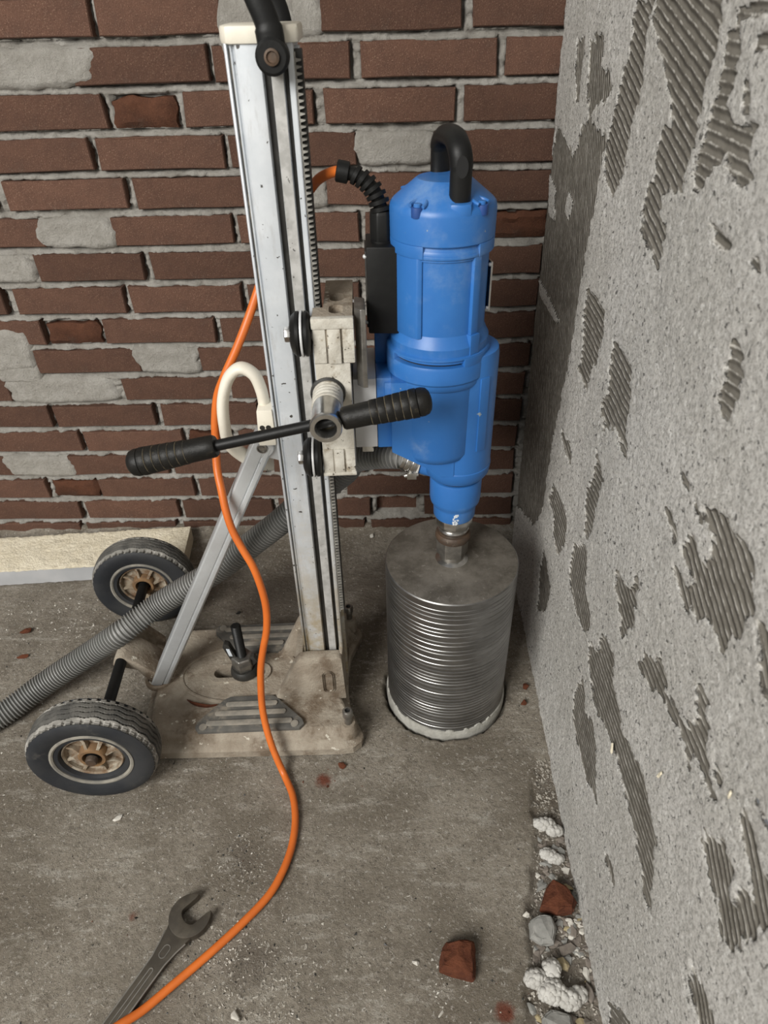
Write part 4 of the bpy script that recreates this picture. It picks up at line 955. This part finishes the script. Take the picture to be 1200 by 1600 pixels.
cb = [(-46, -456, 866), (-56, -456, 868.5), (-67, -446, 866), (-82, -428, 857), (-95, -408, 843), (-128, -398, 803), (-155, -399, 765), (-172, -403, 727), (-188, -420, 692), (-206, -432, 657), (-226, -440, 622), (-240, -440, 593), (-248, -444, 558), (-251, -450, 528), (-252, -464, 495), (-247, -480, 472), (-242, -494, 440), (-235, -503, 411), (-222, -513, 383), (-210, -521, 358), (-201, -530, 322), (-198, -536, 288), (-201, -543, 252), (-209, -549, 219), (-216, -556, 186), (-220, -563, 150), (-221, -576, 110), (-217, -590, 78), (-209, -606, 50), (-201, -618, 30), (-194, -627, 14), (-187, -638, 7), (-172, -668, 6), (-164, -700, 6), (-162, -730, 6), (-165, -760, 6), (-174, -792, 6), (-189, -822, 6), (-220, -858, 6), (-256, -894, 6), (-302, -936, 6), (-328, -960, 8), (-350, -977, 14), (-376, -998, 18.5), (-412, -1020, 14), (-445, -1038, 6.5), (-510, -1076, 6)]
b = MB(); b.tube(resample(spline(cb, 8), 4), 5.6, 14)
tag(b.build('power_cable', MAT['orange'], None, o=(-187, -638, 0), loc=(-.187, -.638, 0)), 'orange power cable looping from the motor down across the floor', 'cable')

# ------------------------------------------------------------------ open-ended wrench
WC = (-292, -850); wdir = math.atan2(-121, -66)
wr = empty('open_end_wrench', (WC[0], WC[1], 2.2), wdir, 'worn steel open-ended wrench lying on the floor beside the orange cable', 'wrench')
jaw = math.radians(180 - 17)                     # opening direction in wrench frame (shaft along +x)
def jawpts(R, gap, depth):
    P = []; a0 = math.asin(gap / R) ; m_ = 34
    for t in np.linspace(jaw + a0 * 1.06, jaw + 2 * math.pi - a0 * 1.06, m_): P.append((R * (1.0 - .05 * abs(math.cos(t - jaw)) * 0) * math.cos(t), R * math.sin(t)))
    ux, uy = math.cos(jaw), math.sin(jaw); nx_, ny_ = -uy, ux
    g = gap * .93
    for along, ac in ((depth + 5, -g), (depth, -g)): pass
    inner = [(R * .62, -g)] + [(-depth + g * .0 + (-g * .55) * math.cos(t) , g * math.sin(t)) for t in np.linspace(-math.pi / 2, math.pi / 2, 9)] + [(R * .62, g)]
    P += [(a * ux + c * nx_, a * uy + c * ny_) for a, c in inner]
    return P
b = MB(); b.prism(jawpts(29, 14.2, 2), 0, 12); b.build('jaw', MAT['wrench'], wr, bevel=1.4)
L_ = 262
def shaft(w0, w1, x0, x1): return [(x0, -w0), (x0 + 14, -w0 * .78), (x0 + 34, -w1 * 1.05), (x0 + 60, -w1), (x1, -w1 * .92), (x1, w1 * .92), (x0 + 60, w1), (x0 + 34, w1 * 1.05), (x0 + 14, w0 * .78), (x0, w0)]
b = MB(); b.prism(shaft(21, 11.5, 18, L_), 1.5, 8.4); b.build('shaft', MAT['wrench'], wr, bevel=1.6)
b = MB()
for s_ in (-1, 1):
    P = [(x, s_ * y) for x, y in ((30, 18), (44, 14.2), (62, 11.2), (90, 10.6), (L_, 9.4))]
    b.tube([(x, y, 8.2) for x, y in P], 1.2, 8)
b.build('shaft_edge', MAT['wrenchedge'], wr)
b = MB()
for hx_, hy_, x in ((40, 3.4, 112), (44, 3.2, 205)):
    b.ring(oval(x, 0, hx_, hy_, 32), oval(x, 0, hx_ - 1.3, hy_ - 1.3, 32), 8.2, 9.2)
b.build('raised_panel', MAT['wrenchedge'], wr, bevel=.25)
b = MB(); b.ring(oval(50, 0, 9, 5.2, 32), oval(50, 0, 8, 4.2, 32), 8.2, 9.0); b.build('size_mark_ring', MAT['wrenchedge'], wr)
b = MB(); b.prism(jawpts(26, 12.5, 2), 0, 11, 'z', Matrix.Translation((L_ + 18, 0, 0)) @ Matrix.Rotation(math.pi, 4, 'Z')); b.build('jaw', MAT['wrench'], wr, bevel=1.4)

# ------------------------------------------------------------------ foam board by the wall
bd = Vector((-1, -.085, 0)).normalized(); bn = Vector((bd.y, -bd.x, 0)); bn = bn if bn.y < 0 else -bn
BO = Vector((-480, -20, 0))
board = empty('insulation_board', (BO.x, BO.y, 0), 0, 'cream foam insulation offcut with grey facing lying along the brick wall', 'board')
rf = random.Random(2); nx2, ny2 = 120, 22; V = []; F = []
for j in range(ny2 + 1):
    for i in range(nx2 + 1):
        p_ = bd * (i / nx2 * 640) + bn * (j / ny2 * 117 + (rf.uniform(-1.6, 1.6) if j in (0, ny2) else 0)); e = j in (0, ny2) or i == 0
        V.append((p_.x, p_.y, 42 + (rf.uniform(-1.8, .2) if e else rf.uniform(-1.3, 1.0) + 2 * (float(vnoise(i / 4, j / 3, 5)) - .5))))
for j in range(ny2):
    for i in range(nx2): a = j * (nx2 + 1) + i; F.append((a, a + 1, a + nx2 + 2, a + nx2 + 1))
lp_ = [i for i in range(nx2 + 1)] + [j * (nx2 + 1) + nx2 for j in range(1, ny2 + 1)] + [ny2 * (nx2 + 1) + i for i in range(nx2 - 1, -1, -1)] + [j * (nx2 + 1) for j in range(ny2 - 1, 0, -1)]
o_ = len(V); V += [(V[q][0], V[q][1], 2.5) for q in lp_]
for i in range(len(lp_)): F.append((lp_[(i + 1) % len(lp_)], lp_[i], o_ + i, o_ + (i + 1) % len(lp_)))
b = MB(); b.add(V, F); b.build('foam_core', MAT['board'], board, ang=60)
V = []; F = []; n = 90
for i in range(n + 1):
    for z in (1.5 + rf.uniform(0, 1.5), 14, 28, 39.5 + rf.uniform(-1.5, 1.2)):
        p_ = bd * (i / n * 640) + bn * (118.4 + rf.uniform(0, .9) + 1.5 * (float(vnoise(i / 6, z / 10, 8)) - .5)); V.append((p_.x, p_.y, z))
for i in range(n):
    for j in range(3): a = i * 4 + j; F.append((a, a + 1, a + 5, a + 4))
b = MB(); b.add(V, F); b.build('facing', MAT['boardfoil'], board, fix=False)

# ------------------------------------------------------------------ rubble
def hull(rnd, sx, sy, sz, n=14, sharp=.75):
    bm = bmesh.new()
    for _ in range(n):
        d = Vector((rnd.gauss(0, 1), rnd.gauss(0, 1), rnd.gauss(0, 1))).normalized() * rnd.uniform(sharp, 1)
        bm.verts.new((d.x * sx / 2, d.y * sy / 2, d.z * sz / 2))
    r = bmesh.ops.convex_hull(bm, input=bm.verts[:])
    bmesh.ops.delete(bm, geom=[g for g in r['geom_interior'] if isinstance(g, bmesh.types.BMVert)], context='VERTS')
    zmin = min(v.co.z for v in bm.verts)
    V = [(v.co.x, v.co.y, v.co.z - zmin) for v in bm.verts]; bm.verts.index_update(); F = [tuple(v.index for v in f.verts) for f in bm.faces]; bm.free()
    return V, F
def fz_at(x, y):
    i = int(np.clip(np.searchsorted(fx, x), 0, fx.size - 1)); j = int(np.clip(np.searchsorted(fy, y), 0, fy.size - 1)); return float(fz[j, i])
def stone(name, x, y, s_, mat, label, cat, seed, rot=None, n=14, sharp=.75, group=None, dz=0.0, bevel=.6):
    rnd = random.Random(seed); V, F = hull(rnd, *s_, n, sharp); b = MB(); b.add(V, F)
    o = b.build(name, MAT[mat], None, smooth=False, bevel=bevel, seg=1)
    o.location = (x * .001, y * .001, (fz_at(x, y) - .6 + dz) * .001); o.rotation_euler = (0, 0, rnd.uniform(0, 6.28) if rot is None else rot)
    return tag(o, label, cat, group)
def chunk(name, poly, x, y, h, mat, label, cat, seed):   # faceted lump from a plan outline
    rnd = random.Random(seed); lo = [(px, py, 0) for px, py in poly]; hi = [(px * rnd.uniform(.74, .92), py * rnd.uniform(.74, .92), h * rnd.uniform(.8, 1.05)) for px, py in poly]
    mid = [(px * 1.04, py * 1.04, h * rnd.uniform(.35, .6)) for px, py in poly]
    V = lo + mid + hi + [(0, 0, h * 1.06)]; n = len(poly); F = [tuple(range(n))[::-1]]
    for k in (0, 1):
        for i in range(n): j = (i + 1) % n; F.append((k * n + i, k * n + j, (k + 1) * n + j, (k + 1) * n + i))
    for i in range(n): F.append((2 * n + i, 2 * n + (i + 1) % n, 3 * n))
    b = MB(); b.add(V, F); o = b.build(name, MAT[mat], None, bevel=1.2, seg=1, smooth=False)
    bm = bmesh.new(); bm.from_mesh(o.data); bmesh.ops.triangulate(bm, faces=bm.faces[:]); bmesh.ops.subdivide_edges(bm, edges=bm.edges[:], cuts=1, use_grid_fill=True)
    for v in bm.verts: v.co += Vector((rnd.uniform(-1, 1), rnd.uniform(-1, 1), rnd.uniform(-.9, .9) if v.co.z > .002 else 0)) * .001
    bm.to_mesh(o.data); bm.free()
    o.location = (x * .001, y * .001, (fz_at(x, y) - .5) * .001); return tag(o, label, cat)
chunk('brick_fragment', [(-24, -13), (4, -20), (20, -23), (24, 2), (23, 20), (4, 22), (-14, 19), (-21, 6)], 72, -902, 26, 'chunk', 'square red brick fragment alone on the open floor', 'brick fragment', 1)
chunk('brick_fragment', [(-26, -14), (-4, -20), (18, -18), (25, -4), (14, 14), (-3, 23), (-14, 12)], 219, -822, 24, 'chunk', 'red brick fragment in the rubble strip against the right wall', 'brick fragment', 2)
chunk('stone_lump', [(-18, -10), (-6, -19), (12, -18), (18, 0), (14, 15), (-4, 15), (-17, 8)], 192, -861, 20, 'stone', 'rounded grey stone just below the red brick fragment by the wall', 'stone', 3)
chunk('stone_lump', [(-19, -14), (6, -22), (20, -12), (16, 12), (-6, 18), (-18, 8)], 192, -972, 15, 'stone', 'flat grey stone at the bottom edge beyond the big foam lump', 'stone', 4)
stone('brick_fragment', -757, -309, (30, 19, 11), 'chunk', 'larger of the two red brick chips left of the hose', 'brick fragment', 8, .3)
stone('brick_fragment', -733, -375, (27, 15, 8), 'chunk', 'smaller flat red brick chip left of the hose', 'brick fragment', 10, .1)
stone('brick_fragment', -96, -614, (19, 14, 11), 'chunk', 'small red brick chip in front of the base plate corner', 'brick fragment', 12)
stone('brick_fragment', 222, -492, (17, 14, 12), 'chunk', 'lower of two small red brick chips right of the core bit', 'brick fragment', 13)
stone('brick_fragment', 231, -455, (18, 16, 13), 'chunk', 'upper of two small red brick chips right of the core bit', 'brick fragment', 14)
stone('brick_fragment', -182, -110, (36, 30, 26), 'broken', 'dark brick lump on the floor behind the column', 'brick fragment', 15)
stone('mortar_chip', -60, -22, (17, 14, 13), 'chipwhite', 'small white mortar chip at the foot of the brick wall', 'mortar chip', 16)
stone('stone_lump', -332, -262, (13, 11, 9), 'rack', 'small black lump behind the rear foot pad', 'stone', 17)
stone('mortar_chip', 18, -903, (17, 8, 6), 'chipwhite', 'white sliver on the floor left of the square brick fragment', 'mortar chip', 18, -.5)
stone('mortar_chip', -442, -703, (22, 11, 5), 'chipwhite', 'pale flake on the floor below the front wheel', 'mortar chip', 19, .5)
stone('mortar_chip', -210, -965, (21, 17, 9), 'chipwhite', 'pale chip by the bottom edge right of the cable', 'mortar chip', 20)
stone('mortar_chip', 172, -843, (16, 14, 10), 'chipwhite', 'pale chip touching the upper left of the rounded grey stone', 'mortar chip', 21)
stone('mortar_chip', 231, -847, (12, 16, 8), 'chipwhite', 'pale triangular chip between the brick fragment and the wall', 'mortar chip', 22)
stone('stone_chip', 212, -903, (17, 24, 13), 'ochre', 'ochre block touching the top of the big foam lump', 'stone chip', 23, .4, dz=3)
stone('stone_chip', 223, -968, (21, 16, 9), 'ochre', 'tan chip by the wall at the bottom of the rubble strip', 'stone chip', 24, -.3)
stone('stone_chip', 222, -882, (30, 20, 9), 'stonebrown', 'flat brown grey slab right of the rounded grey stone', 'stone chip', 25, .5)
stone('stone_chip', 240, -930, (18, 42, 10), 'stonebrown', 'long brown shard standing along the foot of the wall', 'stone chip', 26, .05)
stone('stone_chip', 226, -936, (34, 16, 10), 'stonebrown', 'dark shard just right of the big foam lump', 'stone chip', 27, -.75)
def foam(name, x, y, beads, label, seed, lean=0):
    rnd = random.Random(seed); b = MB()
    for cx, cy, cz, sx_, sy_, sz_, n in beads:
        n = int(n * 1.6)
        b.sphere((cx, cy, cz), 1, 12, 8, (sx_ * .9, sy_ * .9, sz_ * .9))
        for _ in range(n):
            d = Vector((rnd.gauss(0, 1), rnd.gauss(0, 1), abs(rnd.gauss(0, 1)) * .9 - .25)).normalized()
            r = rnd.uniform(1.6, 5.2); k_ = 1 - .72 * r / max(sx_, sy_); b.sphere((cx + d.x * (sx_ * .9 - r * .55), cy + d.y * (sy_ * .9 - r * .55), max(cz + d.z * (sz_ * .9 - r * .55), r * .8)), r, 8, 5)
    o = b.build(name, MAT['foam'], None, fix=False, ang=80); o.location = (x * .001, y * .001, (fz_at(x, y) - .5) * .001)
    return tag(o, label, 'foam lump')
foam('foam_lump', 226, -717, [(-6, 4, 8, 18, 10, 11, 40), (8, -6, 7, 14, 9, 9, 34), (-17, 8, 5, 6, 6, 6, 10)], 'white foam lump farthest from the camera in the rubble strip', 31)
foam('foam_lump', 222, -760, [(-4, 3, 6, 13, 9, 9, 30), (6, -4, 6, 14, 8, 8, 30)], 'middle of three white foam lumps beside the right wall', 32)
foam('foam_lump', 196, -930, [(-24, 8, 12, 16, 13, 15, 44), (-6, -6, 13, 20, 16, 16, 60), (14, -14, 11, 17, 13, 13, 44), (-2, 18, 14, 13, 15, 14, 36), (28, -8, 9, 12, 10, 10, 24)], 'biggest white foam lump at the bottom of the rubble strip', 33)
b = MB(); sl = [L2W(*q) for q in ((-455, -44, 49), (-444, -52, 50), (-430, -58, 51), (-414, -60, 50), (-400, -57, 49))]
b.tube([Vector(q) for q in spline(sl, 5)], [1.2 + 3.4 * math.sin(math.pi * i / 20) for i in range(21)], 8, .5); tag(b.build('brick_sliver', MAT['chunk'], None, o=sl[2], loc=[q * .001 for q in sl[2]]), 'curved red brick sliver lying on the dusty base plate', 'brick sliver')
for fy_, fz_, w2, h2, a2 in ((-786, 295, 9, 20, .15), (-886, 406, 5, 20, -.25), (-977, 524, 6, 12, .1)):   # foam flakes stuck to the wall
    V, F = hull(random.Random(int(fz_)), 5, w2, h2, 14); b = MB(); b.add([(250.5 + p[0] * .6, fy_ + p[1] * math.cos(a2) + p[2] * math.sin(a2), fz_ + p[2] * math.cos(a2) - p[1] * math.sin(a2)) for p in V], F)
    b.build('foam_flake', MAT['board'], wall_right, smooth=False)['label'] = 'cream foam flake stuck to the wall'
# countable small rubble in the strip along the wall
rg = random.Random(77); hulls = []
for k in range(7):
    V, F = hull(rg, rg.uniform(13, 22), rg.uniform(9, 15), rg.uniform(6, 10), 12)
    hulls.append((V, F))
meshes = {}
for k, (V, F) in enumerate(hulls):
    for mname in ('stonebrown', 'stone', 'chipwhite', 'ochre'):
        me = bpy.data.meshes.new('rubble_chip'); me.from_pydata([(a * .001, c * .001, d * .001) for a, c, d in V], [], F); me.materials.append(MAT[mname]); meshes[(k, mname)] = me
cnt = 0
while cnt < 170:
    y = -690 - 300 * rg.random() ** .62; lo = 206 + (y + 700) * .205 + 8; x = lo + (248 - lo) * rg.random() ** .7
    if math.hypot(x - 219, y + 822) < 26 or math.hypot(x - 196, (y + 930) * .9) < 34: continue
    mn = rg.choices(('stonebrown', 'stone', 'chipwhite', 'ochre'), (6, 3, 2.2, .6))[0]
    o = bpy.data.objects.new('rubble_chip', meshes[(rg.randrange(7), mn)]); COL.objects.link(o)
    o.location = (x * .001, y * .001, (fz_at(x, y) - 1.2) * .001); o.rotation_euler = (rg.uniform(-.25, .25), rg.uniform(-.25, .25), rg.uniform(0, 6.28)); q = rg.uniform(.5, 1.25); o.scale = (q, q, q * .7)
    w_ = {'stonebrown': 'brown', 'stone': 'grey', 'chipwhite': 'white', 'ochre': 'ochre'}[mn]
    tag(o, 'small %s stone chip loose in the rubble strip along the right wall' % w_, 'rubble chip', w_ + ' rubble chips along the right wall'); cnt += 1
# uncountable crumbs
def crumbs(name, pts, mat, label):
    rnd = random.Random(name + mat); b = MB(); base_ = [hull(rnd, 1, 1, .7, 7) for _ in range(12)]
    for x, y, s_ in pts:
        V, F = base_[rnd.randrange(12)]; a = rnd.uniform(0, 6.28); c, q = math.cos(a), math.sin(a); z = fz_at(x, y) - .25 * s_
        sx2 = s_ * rnd.uniform(.7, 1.5); b.add([(x + (p[0] * c * sx2 - p[1] * q * s_), y + (p[0] * q * sx2 + p[1] * c * s_), z + p[2] * s_) for p in V], F)
    return tag(b.build(name, MAT[mat], None, smooth=False, fix=False), label, 'crumbs', None, 'stuff')
rc = random.Random(9)
def okay(x, y):
    if math.hypot(x - BIT[0], y - BIT[1]) < 112: return False
    u, v, _ = W2L(x, y); return not (-536 < u < -150 and -134 < v < 148)
def scatter(n, box_, smin, smax, pw=2.5):
    out = []
    while len(out) < n:
        x = rc.uniform(box_[0], box_[1]); y = rc.uniform(box_[2], box_[3])
        if okay(x, y): out.append((x, y, smin + (smax - smin) * rc.random() ** pw))
    return out
def blob(n, cx, cy, sx_, sy_, smin, smax, pw=2.5):
    return [(x, y, smin + (smax - smin) * rc.random() ** pw) for x, y in ((rc.gauss(cx, sx_), rc.gauss(cy, sy_)) for _ in range(n)) if okay(x, y) and x < 246]
grey = scatter(2600, (-900, 246, -1010, -8), 1.4, 6, 3.4) + blob(620, -195, -915, 60, 36, 1.4, 6.5, 2) + blob(330, -235, -775, 26, 38, 1.3, 5, 2) + blob(260, -160, -965, 50, 26, 1.5, 6, 2) + blob(160, -480, -840, 40, 60, 1.3, 4) + blob(150, 40, -770, 16, 30, 1, 3)
for _ in range(1500):
    y = -600 - 400 * rc.random(); lo = 206 + (y + 700) * .205; grey.append((lo + (250 - lo) * rc.random(), y, 1.5 + 7 * rc.random() ** 2.2))
for _ in range(350): grey.append((rc.uniform(190, 250), rc.uniform(-640, -60), 1.2 + 4 * rc.random() ** 3))
crumbs('floor_crumbs', grey, 'crumb', 'fine grey grit and crumbs scattered over the concrete floor')
white = scatter(520, (-900, 246, -1010, -8), 1.5, 5.0, 2.6) + blob(130, -760, -270, 70, 34, 2, 8, 2) + blob(90, -640, -300, 40, 40, 2, 7, 2) + blob(24, 48, -935, 5, 16, 2.5, 8) + blob(26, 82, -940, 7, 24, 2, 6) + blob(120, -225, -885, 48, 30, 1.8, 6.5, 2) + blob(50, -235, -775, 24, 36, 1.5, 5, 2) + blob(40, -160, -960, 40, 24, 2, 7, 2) + blob(14, -405, -690, 40, 25, 2, 6)
for _ in range(170):
    y = -690 - 290 * rc.random(); lo = 206 + (y + 700) * .205 + 6; white.append((lo + (246 - lo) * rc.random() ** 1.3, y, 2 + 7 * rc.random() ** 2))
crumbs('white_crumbs', white, 'chipwhite', 'white plaster and foam crumbs sprinkled over the floor')
redc = scatter(50, (-850, 240, -1000, -20), 1.2, 4, 2.5) + blob(26, -125, -632, 26, 14, 1.5, 7) + blob(14, 126, -955, 16, 14, 1.5, 5) + blob(10, -745, -345, 30, 30, 1.5, 5)
crumbs('brick_crumbs', redc, 'chunk', 'red brick crumbs sprinkled over the floor')
dark = scatter(420, (-900, 240, -1000, -20), 1.6, 6, 2.6) + blob(160, -195, -915, 55, 36, 1.4, 5, 2) + blob(90, -235, -775, 26, 36, 1.4, 4.5, 2)
crumbs('dark_crumbs', dark, 'rack', 'black specks of grit scattered over the floor')
